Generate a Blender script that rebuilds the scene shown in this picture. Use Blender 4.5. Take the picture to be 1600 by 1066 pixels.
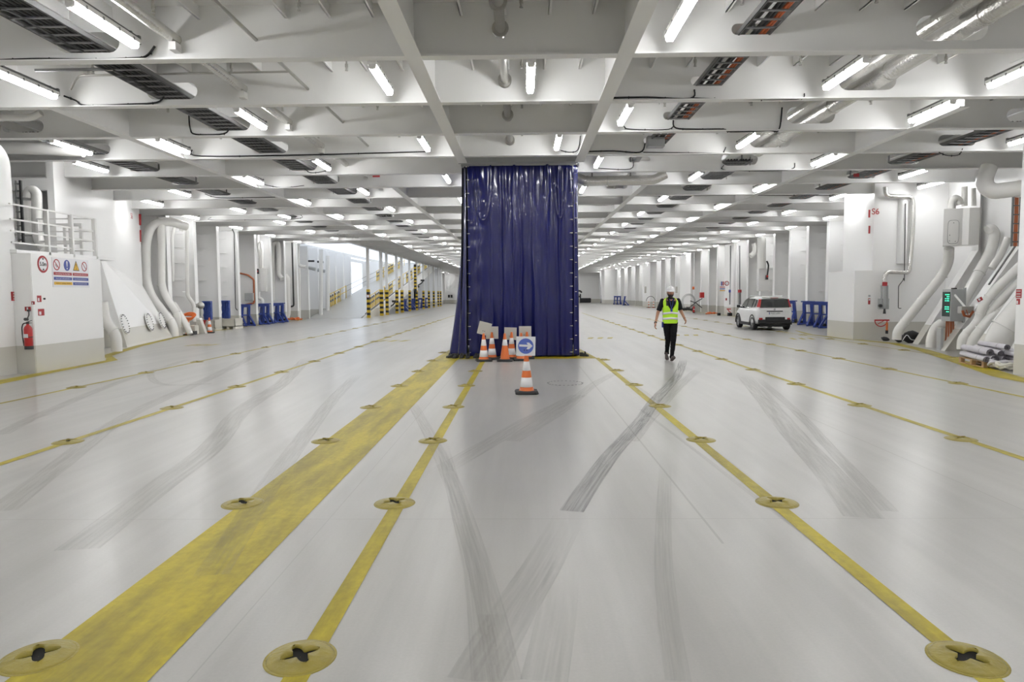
import bpy, bmesh, math, random
from mathutils import Vector, Matrix, noise
PI = math.pi
random.seed(7)
for o in list(bpy.data.objects): bpy.data.objects.remove(o)
SC = bpy.context.scene
COL = SC.collection

# ------------------------------------------------------------------ camera, sky, exposure
EYE = Vector((0, 0, 1.77)); FPX = 1067.0
_th, _ph, _ro = .0700, .0164, -.0068
_F = Vector((-math.sin(_ph)*math.cos(_th), math.cos(_ph)*math.cos(_th), -math.sin(_th)))
_R = Vector((math.cos(_ph), math.sin(_ph), 0)); _U = _R.cross(_F)
_R2 = _R*math.cos(_ro) + _U*math.sin(_ro); _U2 = _R2.cross(_F)
camd = bpy.data.cameras.new('camera'); cam = bpy.data.objects.new('camera', camd); COL.objects.link(cam)
camd.sensor_width = 36; camd.sensor_fit = 'HORIZONTAL'; camd.lens = FPX/1600*36; camd.clip_end = 500; camd.clip_start = .05
cam.matrix_world = Matrix(((_R2.x, _U2.x, -_F.x, EYE.x), (_R2.y, _U2.y, -_F.y, EYE.y), (_R2.z, _U2.z, -_F.z, EYE.z), (0, 0, 0, 1)))
SC.camera = cam
SC.view_settings.view_transform = 'Standard'; SC.view_settings.look = 'None'
SC.view_settings.gamma = 1; SC.view_settings.use_curve_mapping = False
SC.view_settings.exposure = 0.03
LAMP_STRENGTH = 50.0
w = bpy.data.worlds.new('daylight'); SC.world = w; w.use_nodes = True
w.node_tree.nodes['Background'].inputs[0].default_value = (.80, .88, 1, 1)
w.node_tree.nodes['Background'].inputs[1].default_value = 1.7

def ray(px, py): return _F + _R2*((px-800)/FPX) + _U2*((533-py)/FPX)
def at(px, py, X=None, Y=None, Z=None):
    "the place in the deck seen at a photo pixel, on a plane of known X, Y or Z"
    d = ray(px, py)
    t = X/d.x if X is not None else Y/d.y if Y is not None else (Z-1.77)/d.z
    return EYE + d*t
def on_plane(px, py, p0, nrm):
    d = ray(px, py); return EYE + d*((p0-EYE).dot(nrm)/d.dot(nrm))

# ------------------------------------------------------------------ materials
M = {}
def mat(name, col, rough=.5, metal=0, var=.0, scale=4, bump=0, bscale=40, coat=0, spec=.5, emit=0, rvar=0):
    m = bpy.data.materials.new(name); m.use_nodes = True; nt = m.node_tree; b = nt.nodes['Principled BSDF']
    c = (*col, 1) if len(col) == 3 else col
    b.inputs['Base Color'].default_value = c; b.inputs['Roughness'].default_value = rough; b.inputs['Metallic'].default_value = metal
    b.inputs['Specular IOR Level'].default_value = spec; b.inputs['Coat Weight'].default_value = coat
    if emit: b.inputs['Emission Color'].default_value = c; b.inputs['Emission Strength'].default_value = emit
    if var or bump or rvar:
        g = nt.nodes.new('ShaderNodeNewGeometry')
        n = nt.nodes.new('ShaderNodeTexNoise'); n.inputs['Scale'].default_value = scale; n.inputs['Detail'].default_value = 6
        nt.links.new(g.outputs['Position'], n.inputs['Vector'])
        if var:
            r = nt.nodes.new('ShaderNodeMix'); r.data_type = 'RGBA'
            r.inputs[6].default_value = tuple(x*(1-var) for x in col)+(1,); r.inputs[7].default_value = tuple(min(1, x*(1+var)) for x in col)+(1,)
            nt.links.new(n.outputs['Fac'], r.inputs[0]); nt.links.new(r.outputs[2], b.inputs['Base Color'])
        if rvar:
            mr = nt.nodes.new('ShaderNodeMapRange'); mr.inputs[3].default_value = rough-rvar; mr.inputs[4].default_value = rough+rvar
            nt.links.new(n.outputs['Fac'], mr.inputs[0]); nt.links.new(mr.outputs[0], b.inputs['Roughness'])
        if bump:
            n2 = nt.nodes.new('ShaderNodeTexNoise'); n2.inputs['Scale'].default_value = bscale; n2.inputs['Detail'].default_value = 4
            bp = nt.nodes.new('ShaderNodeBump'); bp.inputs['Strength'].default_value = bump; bp.inputs['Distance'].default_value = .02
            nt.links.new(g.outputs['Position'], n2.inputs['Vector']); nt.links.new(n2.outputs['Fac'], bp.inputs['Height']); nt.links.new(bp.outputs[0], b.inputs['Normal'])
    M[name] = m; return m

def wall_paint(name, top, low, zc=.64):
    m = mat(name, top, .32, var=.02, scale=.8); nt = m.node_tree; b = nt.nodes['Principled BSDF']
    g = nt.nodes.new('ShaderNodeNewGeometry'); s = nt.nodes.new('ShaderNodeSeparateXYZ'); nt.links.new(g.outputs['Position'], s.inputs[0])
    lt = nt.nodes.new('ShaderNodeMath'); lt.operation = 'LESS_THAN'; lt.inputs[1].default_value = zc; nt.links.new(s.outputs[2], lt.inputs[0])
    mx = nt.nodes.new('ShaderNodeMix'); mx.data_type = 'RGBA'; mx.inputs[6].default_value = (*top, 1); mx.inputs[7].default_value = (*low, 1)
    src = b.inputs['Base Color'].links[0].from_socket
    nt.links.new(lt.outputs[0], mx.inputs[0]); nt.links.new(src, mx.inputs[6]); nt.links.new(mx.outputs[2], b.inputs['Base Color'])
    return m
WHITE = (.80, .79, .765)
wall_paint('wall_paint', (.89, .885, .875), (.60, .585, .535))
mat('ceiling_paint', (.89, .885, .87), .42, var=.02, scale=1)
mat('white_metal', (.80, .79, .77), .3, var=.02, scale=2)
mat('pipe_paint', (.80, .79, .76), .26, var=.02, scale=2)
mat('light_grey', (.42, .43, .43), .45, var=.03)
mat('grey_metal', (.20, .20, .20), .4, .7, var=.1)
mat('steel', (.50, .49, .46), .32, .9, var=.12, scale=8)
mat('foil', (.74, .73, .70), .24, .85, var=.08, scale=9, bump=.5, bscale=26)
mat('dark_metal', (.045, .045, .045), .45, .4)
mat('tray_metal', (.16, .16, .155), .5, .5, var=.1)
mat('black', (.016, .016, .017), .55)
mat('rubber', (.022, .022, .023), .72, var=.2, scale=12)
mat('hole_shade', (.006, .006, .006), .9)  # near-black that paints the shade down in the lashing pot holes
mat('orange_cable', (.52, .11, .03), .5)
mat('copper', (.42, .12, .045), .45, var=.15, scale=8)
mat('cable', (.02, .02, .02), .5)
mat('orange', (.68, .155, .03), .42, var=.06, scale=10)
mat('reflective', (.85, .85, .87), .22, spec=.8, var=.02)
mat('sign_white', (.78, .78, .80), .35)
mat('sign_back', (.52, .50, .46), .5, var=.05)
mat('sign_blue', (.035, .06, .30), .35)
mat('arrow_blue', (.10, .16, .55), .35)
mat('sign_red', (.36, .02, .025), .38)
mat('sign_yellow', (.72, .42, .03), .4)
mat('red', (.45, .012, .012), .3, coat=.3)
mat('blue_steel', (.018, .045, .26), .42, var=.15, scale=6)
mat('blue_plastic', (.02, .05, .24), .5, var=.25, scale=14)
mat('bin', (.62, .60, .53), .5, var=.06)
mat('wood', (.46, .30, .15), .7, var=.2, scale=18)
mat('roll_sheet', (.56, .54, .57), .55, var=.12, scale=7)
mat('roll_edge', (.12, .11, .13), .7)
mat('yellow_paint', (.62, .42, .03), .5)
mat('black_paint', (.012, .012, .012), .45)
mat('curtain', (.008, .010, .092), .20, var=.12, scale=1.5, coat=.35, spec=.3, bump=.05, bscale=4)
mat('curtain_hem', (.012, .013, .05), .5)
mat('deck_plate', (.40, .385, .35), .4, var=.08)
mat('beige_steel', (.62, .60, .55), .45)
mat('glass_dark', (.012, .015, .015), .06, spec=.8)
mat('tube', (.99, .995, 1), .4, emit=LAMP_STRENGTH)
mat('tube_side', (.99, .995, 1), .4, emit=LAMP_STRENGTH*.85)
mat('green_led', (.05, .9, .45), .4, emit=2.5)
mat('screen_glass', (.03, .05, .045), .15)

# yellow floor paint: worn and dirtied by tyres (stains with their own shape)
def yellow_floor():
    m = mat('floor_yellow', (.52, .40, .03), .42, spec=.25); nt = m.node_tree; b = nt.nodes['Principled BSDF']
    g = nt.nodes.new('ShaderNodeNewGeometry')
    def ns(sc, det=6):
        n = nt.nodes.new('ShaderNodeTexNoise'); n.inputs['Scale'].default_value = sc; n.inputs['Detail'].default_value = det; n.inputs['Roughness'].default_value = .65
        return n
    mp = nt.nodes.new('ShaderNodeMapping'); mp.inputs['Scale'].default_value = (3.2, .55, 1); mp.inputs['Rotation'].default_value = (0, 0, -.5)
    nt.links.new(g.outputs['Position'], mp.inputs[0])
    n1 = ns(1.2); nt.links.new(mp.outputs[0], n1.inputs['Vector'])
    r1 = nt.nodes.new('ShaderNodeValToRGB'); e = r1.color_ramp.elements; e[0].position = .36; e[0].color = (.27, .215, .010, 1); e[1].position = .60; e[1].color = (.46, .37, .010, 1)
    nt.links.new(n1.outputs['Fac'], r1.inputs[0])
    n2 = ns(14); nt.links.new(g.outputs['Position'], n2.inputs['Vector'])
    r2 = nt.nodes.new('ShaderNodeMapRange'); r2.inputs[1].default_value = .3; r2.inputs[2].default_value = .75; r2.inputs[3].default_value = .82; r2.inputs[4].default_value = 1.1
    nt.links.new(n2.outputs['Fac'], r2.inputs[0])
    mx = nt.nodes.new('ShaderNodeVectorMath'); mx.operation = 'SCALE'; nt.links.new(r1.outputs[0], mx.inputs[0]); nt.links.new(r2.outputs[0], mx.inputs['Scale'])
    nt.links.new(mx.outputs[0], b.inputs['Base Color'])
yellow_floor()
mat('pot_yellow', (.28, .225, .03), .4, var=.35, scale=6, bump=.3, bscale=30)

def floor_paint():
    m = mat('floor_paint', (.5, .48, .46), .3, spec=.55); nt = m.node_tree; b = nt.nodes['Principled BSDF']; L = nt.links
    g = nt.nodes.new('ShaderNodeNewGeometry')
    def noise_(sc, vec, det=5, rgh=.6):
        n = nt.nodes.new('ShaderNodeTexNoise'); n.inputs['Scale'].default_value = sc; n.inputs['Detail'].default_value = det; n.inputs['Roughness'].default_value = rgh; L.new(vec, n.inputs['Vector']); return n.outputs['Fac']
    def mapping(s, r):
        mp = nt.nodes.new('ShaderNodeMapping'); mp.inputs['Scale'].default_value = s; mp.inputs['Rotation'].default_value = (0, 0, r); L.new(g.outputs['Position'], mp.inputs[0]); return mp.outputs[0]
    def rng(v, a, b_, c, d):
        n = nt.nodes.new('ShaderNodeMapRange'); n.inputs[1].default_value = a; n.inputs[2].default_value = b_; n.inputs[3].default_value = c; n.inputs[4].default_value = d; L.new(v, n.inputs[0]); return n.outputs[0]
    def mul(a, b_):
        n = nt.nodes.new('ShaderNodeMath'); n.operation = 'MULTIPLY'; L.new(a, n.inputs[0]); L.new(b_, n.inputs[1]); return n.outputs[0]
    big = rng(noise_(.35, g.outputs['Position']), .3, .7, .94, 1.04)
    # tyre grime drawn out along the driving direction, with slight turns
    wob = nt.nodes.new('ShaderNodeTexNoise'); wob.inputs['Scale'].default_value = .16; wob.inputs['Detail'].default_value = 0; L.new(g.outputs['Position'], wob.inputs['Vector'])
    add = nt.nodes.new('ShaderNodeVectorMath'); add.operation = 'MULTIPLY_ADD'; add.inputs[1].default_value = (2.2, 0, 0); L.new(wob.outputs['Color'], add.inputs[0]); L.new(g.outputs['Position'], add.inputs[2])
    mp = nt.nodes.new('ShaderNodeMapping'); mp.inputs['Scale'].default_value = (3.2, .16, 1); mp.inputs['Location'].default_value = (.3, .7, 11.37); mp.inputs['Rotation'].default_value = (0, 0, .12); L.new(g.outputs['Position'], mp.inputs[0])
    st = rng(noise_(1.0, mp.outputs[0], 4, .6), .35, .65, .89, 1.04)
    mp2 = nt.nodes.new('ShaderNodeMapping'); mp2.inputs['Scale'].default_value = (7, .35, 1); mp2.inputs['Rotation'].default_value = (0, 0, -.35); L.new(add.outputs[0], mp2.inputs[0])
    st2 = rng(noise_(1.0, mp2.outputs[0], 8, .7), .36, .5, .97, 1.0)
    fine = rng(noise_(60, g.outputs['Position'], 3), .3, .7, .97, 1.03)
    f = mul(mul(big, st), fine)
    sc = nt.nodes.new('ShaderNodeVectorMath'); sc.operation = 'SCALE'; sc.inputs[0].default_value = (.412, .402, .380); L.new(f, sc.inputs['Scale'])
    L.new(sc.outputs[0], b.inputs['Base Color'])
    b.inputs['Roughness'].default_value = .28
floor_paint()

def tyre_mat(name, col, dens):
    "rubber left on the paint: streaks across the mark's width (UV x), ragged along it (UV y)"
    m = bpy.data.materials.new(name); m.use_nodes = True; nt = m.node_tree; b = nt.nodes['Principled BSDF']; L = nt.links
    b.inputs['Base Color'].default_value = (*col, 1); b.inputs['Roughness'].default_value = .4
    uv = nt.nodes.new('ShaderNodeUVMap'); mp = nt.nodes.new('ShaderNodeMapping'); mp.inputs['Scale'].default_value = (9, 1.2, 1); L.new(uv.outputs[0], mp.inputs[0])
    n = nt.nodes.new('ShaderNodeTexNoise'); n.inputs['Scale'].default_value = 1; n.inputs['Detail'].default_value = 5; L.new(mp.outputs[0], n.inputs['Vector'])
    r = nt.nodes.new('ShaderNodeMapRange'); r.inputs[1].default_value = .35; r.inputs[2].default_value = .65; r.inputs[3].default_value = dens*.25; r.inputs[4].default_value = dens; L.new(n.outputs['Fac'], r.inputs[0])
    s = nt.nodes.new('ShaderNodeSeparateXYZ'); L.new(uv.outputs[0], s.inputs[0])
    # fade over the last bit of the length, edges stay ragged
    e = nt.nodes.new('ShaderNodeMapRange'); e.inputs[1].default_value = 0; e.inputs[2].default_value = 1.2; L.new(s.outputs[1], e.inputs[0])
    mu = nt.nodes.new('ShaderNodeMath'); mu.operation = 'MULTIPLY'; L.new(r.outputs[0], mu.inputs[0]); L.new(e.outputs[0], mu.inputs[1])
    L.new(mu.outputs[0], b.inputs['Alpha']); M[name] = m
tyre_mat('tyre_dark', (.13, .125, .12), .42)
tyre_mat('tyre_faint', (.27, .26, .21), .17)
tyre_mat('tyre_mid', (.2, .195, .17), .17)

# ------------------------------------------------------------------ mesh helper
def frame_of(d):
    d = d.normalized(); a = Vector((0, 0, 1)) if abs(d.z) < .9 else Vector((1, 0, 0))
    u = a.cross(d).normalized(); return u, d.cross(u)
class MB:
    def __init__(s): s.v = []; s.f = []; s.m = []; s.sm = []; s.mats = []; s.uv = None
    def _mi(s, m):
        if m is None: return 0
        if m not in s.mats: s.mats.append(m)
        return s.mats.index(m)
    def add(s, vs, fs, m=None, smooth=False):
        o = len(s.v); s.v += [Vector(v) for v in vs]; i = s._mi(m)
        for f in fs: s.f.append([o+k for k in f]); s.m.append(i); s.sm.append(smooth)
        return s
    def box(s, c, d, m=None, rot=None, bev=0):
        x, y, z = d[0]/2, d[1]/2, d[2]/2
        if bev:
            b = min(bev, x*.9, y*.9, z*.9); vs = []; 
            bm = bmesh.new(); bmesh.ops.create_cube(bm, size=2)
            for v in bm.verts: v.co = Vector((v.co.x*x, v.co.y*y, v.co.z*z))
            bmesh.ops.bevel(bm, geom=list(bm.edges), offset=b, segments=2, affect='EDGES', profile=.6)
            bm.verts.index_update(); vs = [v.co.copy() for v in bm.verts]; fs = [[v.index for v in f.verts] for f in bm.faces]; bm.free()
        else:
            vs = [Vector((i*x, j*y, k*z)) for k in (-1, 1) for j in (-1, 1) for i in (-1, 1)]
            fs = [(0, 2, 3, 1), (4, 5, 7, 6), (0, 1, 5, 4), (2, 6, 7, 3), (0, 4, 6, 2), (1, 3, 7, 5)]
        if rot is not None: vs = [rot @ v for v in vs]
        return s.add([v+Vector(c) for v in vs], fs, m)
    def bx(s, x0, x1, y0, y1, z0, z1, m=None, bev=0): return s.box(((x0+x1)/2, (y0+y1)/2, (z0+z1)/2), (abs(x1-x0), abs(y1-y0), abs(z1-z0)), m, bev=bev)
    def bar(s, a, b, wd, dp, m=None, up=None):
        a, b = Vector(a), Vector(b); d = (b-a); L = d.length; z = d/L
        upv = Vector(up) if up else (Vector((0, 0, 1)) if abs(z.z) < .9 else Vector((0, 1, 0)))
        x = upv.cross(z).normalized(); y = z.cross(x)
        R = Matrix((x, y, z)).transposed(); return s.box((a+b)/2, (wd, dp, L), m, rot=R)
    def cyl(s, a, b, r, r2=None, n=16, m=None, caps=True):
        a, b = Vector(a), Vector(b); r2 = r if r2 is None else r2; u, v = frame_of(b-a)
        vs = [a+(u*math.cos(t)+v*math.sin(t))*r for t in [2*PI*i/n for i in range(n)]]+[b+(u*math.cos(t)+v*math.sin(t))*r2 for t in [2*PI*i/n for i in range(n)]]
        s.add(vs, [(i, (i+1) % n, n+(i+1) % n, n+i) for i in range(n)], m, True)
        if caps: s.add(vs[:n], [list(range(n))[::-1]], m); s.add(vs[n:], [list(range(n))], m)
        return s
    def tube(s, pts, r, n=12, m=None, bend=0, caps=True, rs=None):
        P = [Vector(p) for p in pts]
        if bend:
            Q = [P[0]]
            for i in range(1, len(P)-1):
                a, b, c = P[i-1], P[i], P[i+1]; d1 = (a-b); d2 = (c-b); k = min(bend, d1.length*.49, d2.length*.49)
                p1 = b+d1.normalized()*k; p2 = b+d2.normalized()*k
                for t in range(7):
                    t /= 6; Q.append(p1*(1-t)**2+b*2*t*(1-t)+p2*t*t)
            Q.append(P[-1]); P = Q
        rings = []; u = None
        for i, p in enumerate(P):
            d = (P[min(i+1, len(P)-1)]-P[max(i-1, 0)])
            if d.length < 1e-9: d = Vector((0, 0, 1))
            d.normalize()
            if u is None: u, v = frame_of(d)
            else:
                u = (u-d*u.dot(d)).normalized(); v = d.cross(u)
            rr = rs[i] if rs else r
            rings.append([p+(u*math.cos(2*PI*k/n)+v*math.sin(2*PI*k/n))*rr for k in range(n)])
        vs = [q for g in rings for q in g]
        fs = [(i*n+k, i*n+(k+1) % n, (i+1)*n+(k+1) % n, (i+1)*n+k) for i in range(len(rings)-1) for k in range(n)]
        s.add(vs, fs, m, True)
        if caps: s.add(rings[0], [list(range(n))[::-1]], m); s.add(rings[-1], [list(range(n))], m)
        return s
    def lathe(s, c, prof, n=24, m=None):
        c = Vector(c); vs = [c+Vector((r*math.cos(2*PI*k/n), r*math.sin(2*PI*k/n), z)) for r, z in prof for k in range(n)]
        return s.add(vs, [(i*n+k, i*n+(k+1) % n, (i+1)*n+(k+1) % n, (i+1)*n+k) for i in range(len(prof)-1) for k in range(n)], m, True)
    def prism(s, pts, off, m=None):
        "closed polygon (3-D points) pushed along off"
        a = [Vector(p) for p in pts]; n = len(a); off = Vector(off); b = [p+off for p in a]
        s.add(a+b, [list(range(n))[::-1], [n+i for i in range(n)]]+[(i, (i+1) % n, n+(i+1) % n, n+i) for i in range(n)], m); return s
    def quad(s, a, b, c, d, m=None): return s.add([a, b, c, d], [(0, 1, 2, 3)], m)
    def loft(s, rings, m=None, caps=True, smooth=True):
        n = len(rings[0]); vs = [Vector(q) for g in rings for q in g]
        s.add(vs, [(i*n+k, i*n+(k+1) % n, (i+1)*n+(k+1) % n, (i+1)*n+k) for i in range(len(rings)-1) for k in range(n)], m, smooth)
        if caps: s.add(rings[0], [list(range(n))[::-1]], m, smooth); s.add(rings[-1], [list(range(n))], m, smooth)
        return s
    def build(s, name, m=None, parent=None, world=False, origin=None, fix=True):
        me = bpy.data.meshes.new(name); off = Vector((0, 0, 0))
        if parent is not None:
            if world: off = WL.get(parent, Vector((0, 0, 0)))
        elif origin is not None: off = Vector(origin)
        elif s.v:
            xs = [v.x for v in s.v]; ys = [v.y for v in s.v]; zs = [v.z for v in s.v]; off = Vector(((min(xs)+max(xs))/2, (min(ys)+max(ys))/2, min(zs)))
        me.from_pydata([v-off for v in s.v], [], s.f)
        mats = s.mats if s.mats else [m]
        for q in mats: me.materials.append(M[q if q is not None else m])
        me.polygons.foreach_set('material_index', s.m); me.polygons.foreach_set('use_smooth', s.sm)
        if s.uv is not None:
            ul = me.uv_layers.new(name='UVMap')
            for lp in me.loops: ul.data[lp.index].uv = s.uv[lp.vertex_index]
        if fix:
            bm = bmesh.new(); bm.from_mesh(me); bmesh.ops.recalc_face_normals(bm, faces=bm.faces); bm.to_mesh(me); bm.free()
        me.update(); o = bpy.data.objects.new(name, me); COL.objects.link(o)
        if parent is not None: o.parent = parent; WL[o] = off
        else: o.location = off; WL[o] = off.copy()
        return o
WL = {}
def tag(o, label, cat, group=None, kind=None):
    if label: o['label'] = label
    if cat: o['category'] = cat
    if group: o['group'] = group
    if kind: o['kind'] = kind
    return o
def thing(name, loc, label, cat, group=None, rz=0):
    o = bpy.data.objects.new(name, None); COL.objects.link(o); o.empty_display_size = .2
    o.location = loc; o.rotation_euler = (0, 0, rz); WL[o] = Vector(loc); return tag(o, label, cat, group)
def struct(mb, name, m, label=None):
    o = mb.build(name, m); o['kind'] = 'structure'
    if label: o['label'] = label
    return o
TR = [0]
def trim(mb, m, label=None):
    TR[0] += 1; return struct(mb, 'trim_%d' % TR[0], m, label)
def dup(root, loc, rz=None, label=None, group=None):
    r = root.copy(); COL.objects.link(r); r.location = loc; WL[r] = Vector(loc)
    if rz is not None: r.rotation_euler = (0, 0, rz)
    if label: r['label'] = label
    if group: r['group'] = group
    for ch in list(root.children):
        c = ch.copy(); COL.objects.link(c); c.parent = r
        for g in ch.children:
            d = g.copy(); COL.objects.link(d); d.parent = c
    return r
def ordinal(n):
    t = ['first', 'second', 'third', 'fourth', 'fifth', 'sixth', 'seventh', 'eighth', 'ninth', 'tenth', 'eleventh', 'twelfth', 'thirteenth', 'fourteenth', 'fifteenth', 'sixteenth', 'seventeenth', 'eighteenth', 'nineteenth', 'twentieth']
    if n <= 20: return t[n-1]
    tens = {2: 'twenty', 3: 'thirty', 4: 'forty'}[n//10]
    return (tens+'-'+t[n % 10-1]) if n % 10 else tens[:-1]+'ieth'
def text_mesh(txt, size, depth=.002, bold=0):
    cu = bpy.data.curves.new('lettering', 'FONT'); cu.body = txt; cu.size = size; cu.extrude = depth; cu.align_x = 'CENTER'; cu.align_y = 'CENTER'; cu.offset = bold
    o = bpy.data.objects.new('t', cu); COL.objects.link(o); dg = bpy.context.evaluated_depsgraph_get()
    me = bpy.data.meshes.new_from_object(o.evaluated_get(dg)); vs = [v.co.copy() for v in me.vertices]; fs = [list(p.vertices) for p in me.polygons]
    bpy.data.objects.remove(o); return vs, fs
def text(mb, txt, size, origin, ex, ey, m, depth=.002, bold=0, width=None):
    vs, fs = text_mesh(txt, size, depth, bold); ex, ey = Vector(ex).normalized(), Vector(ey).normalized(); ez = ex.cross(ey)
    k = 1
    if width:
        wd = max(v.x for v in vs)-min(v.x for v in vs); k = width/wd
    mb.add([Vector(origin)+ex*v.x*k+ey*v.y+ez*v.z for v in vs], fs, m); return mb
def plate_with_holes(outer, holes, plane, th, mb, m=None):
    "flat plate with round or oblong cut-outs; plane(u, v, w) gives the 3-D point"
    bm = bmesh.new(); edges = []
    for lp in [outer]+holes:
        vs = [bm.verts.new((p[0], p[1], 0)) for p in lp]
        for i in range(len(vs)): edges.append(bm.edges.new((vs[i], vs[(i+1) % len(vs)])))
    bmesh.ops.triangle_fill(bm, edges=edges, use_beauty=True, use_dissolve=False)
    bm.verts.index_update(); V = [v.co.copy() for v in bm.verts]; Fc = [[v.index for v in f.verts] for f in bm.faces]; bm.free()
    n = len(V); vs = [plane(v.x, v.y, -th/2) for v in V]+[plane(v.x, v.y, th/2) for v in V]
    fs = Fc+[[n+i for i in f[::-1]] for f in Fc]; c = 0
    for lp in [outer]+holes:
        k = len(lp)
        for i in range(k): a, b = c+i, c+(i+1) % k; fs.append([a, b, n+b, n+a])
        c += k
    mb.add(vs, fs, m)
def stadium(cx, cz, w_, h_, n=8):
    r = h_/2; a = max(0, w_/2-r); P = []
    for i in range(n+1): t = -PI/2+PI*i/n; P.append((cx+a+r*math.cos(t), cz+r*math.sin(t)))
    for i in range(n+1): t = PI/2+PI*i/n; P.append((cx-a+r*math.cos(t), cz+r*math.sin(t)))
    if a == 0: P = P[:n]+P[n+1:-1]
    return P
# ------------------------------------------------------------------ floor, ceiling, beams
BY = lambda k: 10.397+2.455*k
HC, ZT, ZP = 5.264, 5.86, 6.06
NB = 45
YEND = BY(NB)+1.2
mb = MB(); mb.bx(-17.5, 17.5, -24, YEND, -.12, 0); struct(mb, 'floor', 'floor_paint', 'pale grey painted steel car deck')
RX0, RX1, RY0, RY1 = -15.9, -11.75, 48.5, 96.0       # ramp well on the left
mb = MB()
mb.bx(RX1, 17.5, -24, YEND, ZP, ZP+.03); mb.bx(-17.5, RX1, -24, RY0, ZP, ZP+.03); mb.bx(-17.5, RX1, RY1, YEND, ZP, ZP+.03); 
x = -16.5
while x < 16.6:
    if min(abs(x-g) for g in (-8.6, 8.35, -4.05, 4.0, -1.6, 1.55)) > .16:
        segs = [(-24, YEND)] if x > RX1 else [(-24, RY0-.3), (RY1, YEND)]
        for a, b in segs:
            mb.bx(x-.006, x+.006, a, b, ZT, ZP); mb.bx(x-.006, x+.035, a, b, ZT, ZT+.012)
    x += .65
struct(mb, 'ceiling', 'ceiling_paint', 'white steel deckhead plating with longitudinal stiffeners')

def beam(y, x0, x1, z0=HC, holes=(), fl=.19, name=None):
    mb = MB()
    plate_with_holes([(x0, z0+.02), (x1, z0+.02), (x1, ZP), (x0, ZP)], [stadium(*h) for h in holes if h[0]-h[2]/2 > x0 and h[0]+h[2]/2 < x1], lambda u, v, q: Vector((u, y+q, v)), .014, mb)
    mb.bx(x0, x1, y-fl/2, y+fl/2, z0, z0+.022)
    return trim(mb, 'ceiling_paint', name or 'white transverse deck beam across the ceiling')
HOLES = [(-6.48, 5.55, .95, .30), (6.3, 5.60, 1.05, .36), (3.4, 5.62, .62, .16), (-.31, 5.65, .24, .239), (-11.1, 5.55, .95, .28), (11.0, 5.55, .95, .28), (-5.15, 5.57, .17, .169)]
for k in range(-13, NB):
    y = BY(k); h = list(HOLES)
    if k > 5: h = [q for q in h if abs(q[0]) > 1 and q[0] != 3.4]+[(3.4, 5.62, .8, .2)]
    x0 = -16.9 if (y < RY0-.2 or y > RY1) else RX1
    beam(y, x0, 16.9, holes=h)
# girders
def girder(x, y0, y1, wd=.24, z0=HC-.01):
    mb = MB(); mb.bx(x-.007, x+.007, y0, y1, z0+.02, ZP); mb.bx(x-wd/2, x+wd/2, y0, y1, z0, z0+.025)
    return trim(mb, 'ceiling_paint', 'white longitudinal girder under the ceiling')
girder(-1.6, 0, 18.55); girder(1.53, 0, 18.55); girder(-8.72, BY(1)+.0, YEND, .2); girder(8.45, BY(1)+.6, YEND, .2)
girder(-4.2, BY(5), YEND, .2); girder(4.0, BY(5), YEND, .2); girder(RX1, RY0-3, RY1+2, .3)
for k in range(7, NB):      # closer secondary beams over the middle lane
    if k % 1 == 0:
        mb = MB(); y = BY(k)+1.23; mb.bx(-4.2, 4.0, y-.007, y+.007, 5.5, ZP); mb.bx(-4.2, 4.0, y-.07, y+.07, 5.48, 5.5); trim(mb, 'ceiling_paint', 'secondary beam over the middle lane')

# ------------------------------------------------------------------ side walls
def narrow(Y): return 0 if Y < 80 else ((Y-80)/40)**1.3*2.2
XR = lambda Y: 15.4-narrow(Y)
XL = lambda Y: 15.6-narrow(Y)
# hull plating
mb = MB()
ys = [27.2]+[30+4*i for i in range(24)]+[YEND]
for a, b in zip(ys, ys[1:]): mb.prism([(XR(a)+1.5, a, 0), (XR(b)+1.5, b, 0), (XR(b)+1.55, b, 0), (XR(a)+1.55, a, 0)], (0, 0, ZP))
struct(mb, 'wall_right', 'wall_paint', 'white hull plating behind the right-hand frames')
mb = MB()
ys = [28.7]+[30+4*i for i in range(24)]+[YEND]
for a, b in zip(ys, ys[1:]):
    if 49 < a < 96: continue
    b2 = b
    mb.prism([(-XL(a)-1.5, a, 0), (-XL(b2)-1.5, b2, 0), (-XL(b2)-1.55, b2, 0), (-XL(a)-1.55, a, 0)], (0, 0, ZP))
struct(mb, 'wall_left', 'wall_paint', 'white hull plating behind the left-hand frames')
mb = MB(); mb.bx(-17, 17, YEND-.1, YEND, 0, ZP); mb.bx(-11.9, -8.6, YEND-3, YEND-.1, 0, 5.2); struct(mb, 'wall_far', 'wall_paint', 'white bulkhead at the far end of the deck')
mb = MB(); mb.bx(-17.5, 17.5, -24.1, -24, 0, ZP); struct(mb, 'wall_back', 'wall_paint')
def frame(side, Y, rungs=True, top=HC+.02, fw=.30, dep=1.5):
    X = XR(Y) if side > 0 else XL(Y); s = side; mb = MB()
    mb.bx(s*X, s*(X+dep), Y-.008, Y+.008, 0, top); mb.bx(s*(X-.012), s*(X+.012), Y-fw/2, Y+fw/2, 0, top)
    if rungs:
        z = .95
        while z < 5.1:
            mb.prism([(s*(X+.62), Y-.02, z), (s*(X+1.5), Y-.02, z), (s*(X+1.5), Y-.30, z), (s*(X+.75), Y-.12, z)], (0, 0, .014)); z += .78
    return trim(mb, 'wall_paint', 'white web frame standing against the %s hull side' % ('right' if s > 0 else 'left'))
for k in range(8, NB):
    frame(1, BY(k), rungs=k < 22)
for k in range(8, NB):
    if k < 17 or BY(k) > RY1: frame(-1, BY(k), rungs=k in (9, 10, 11, 13))
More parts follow.
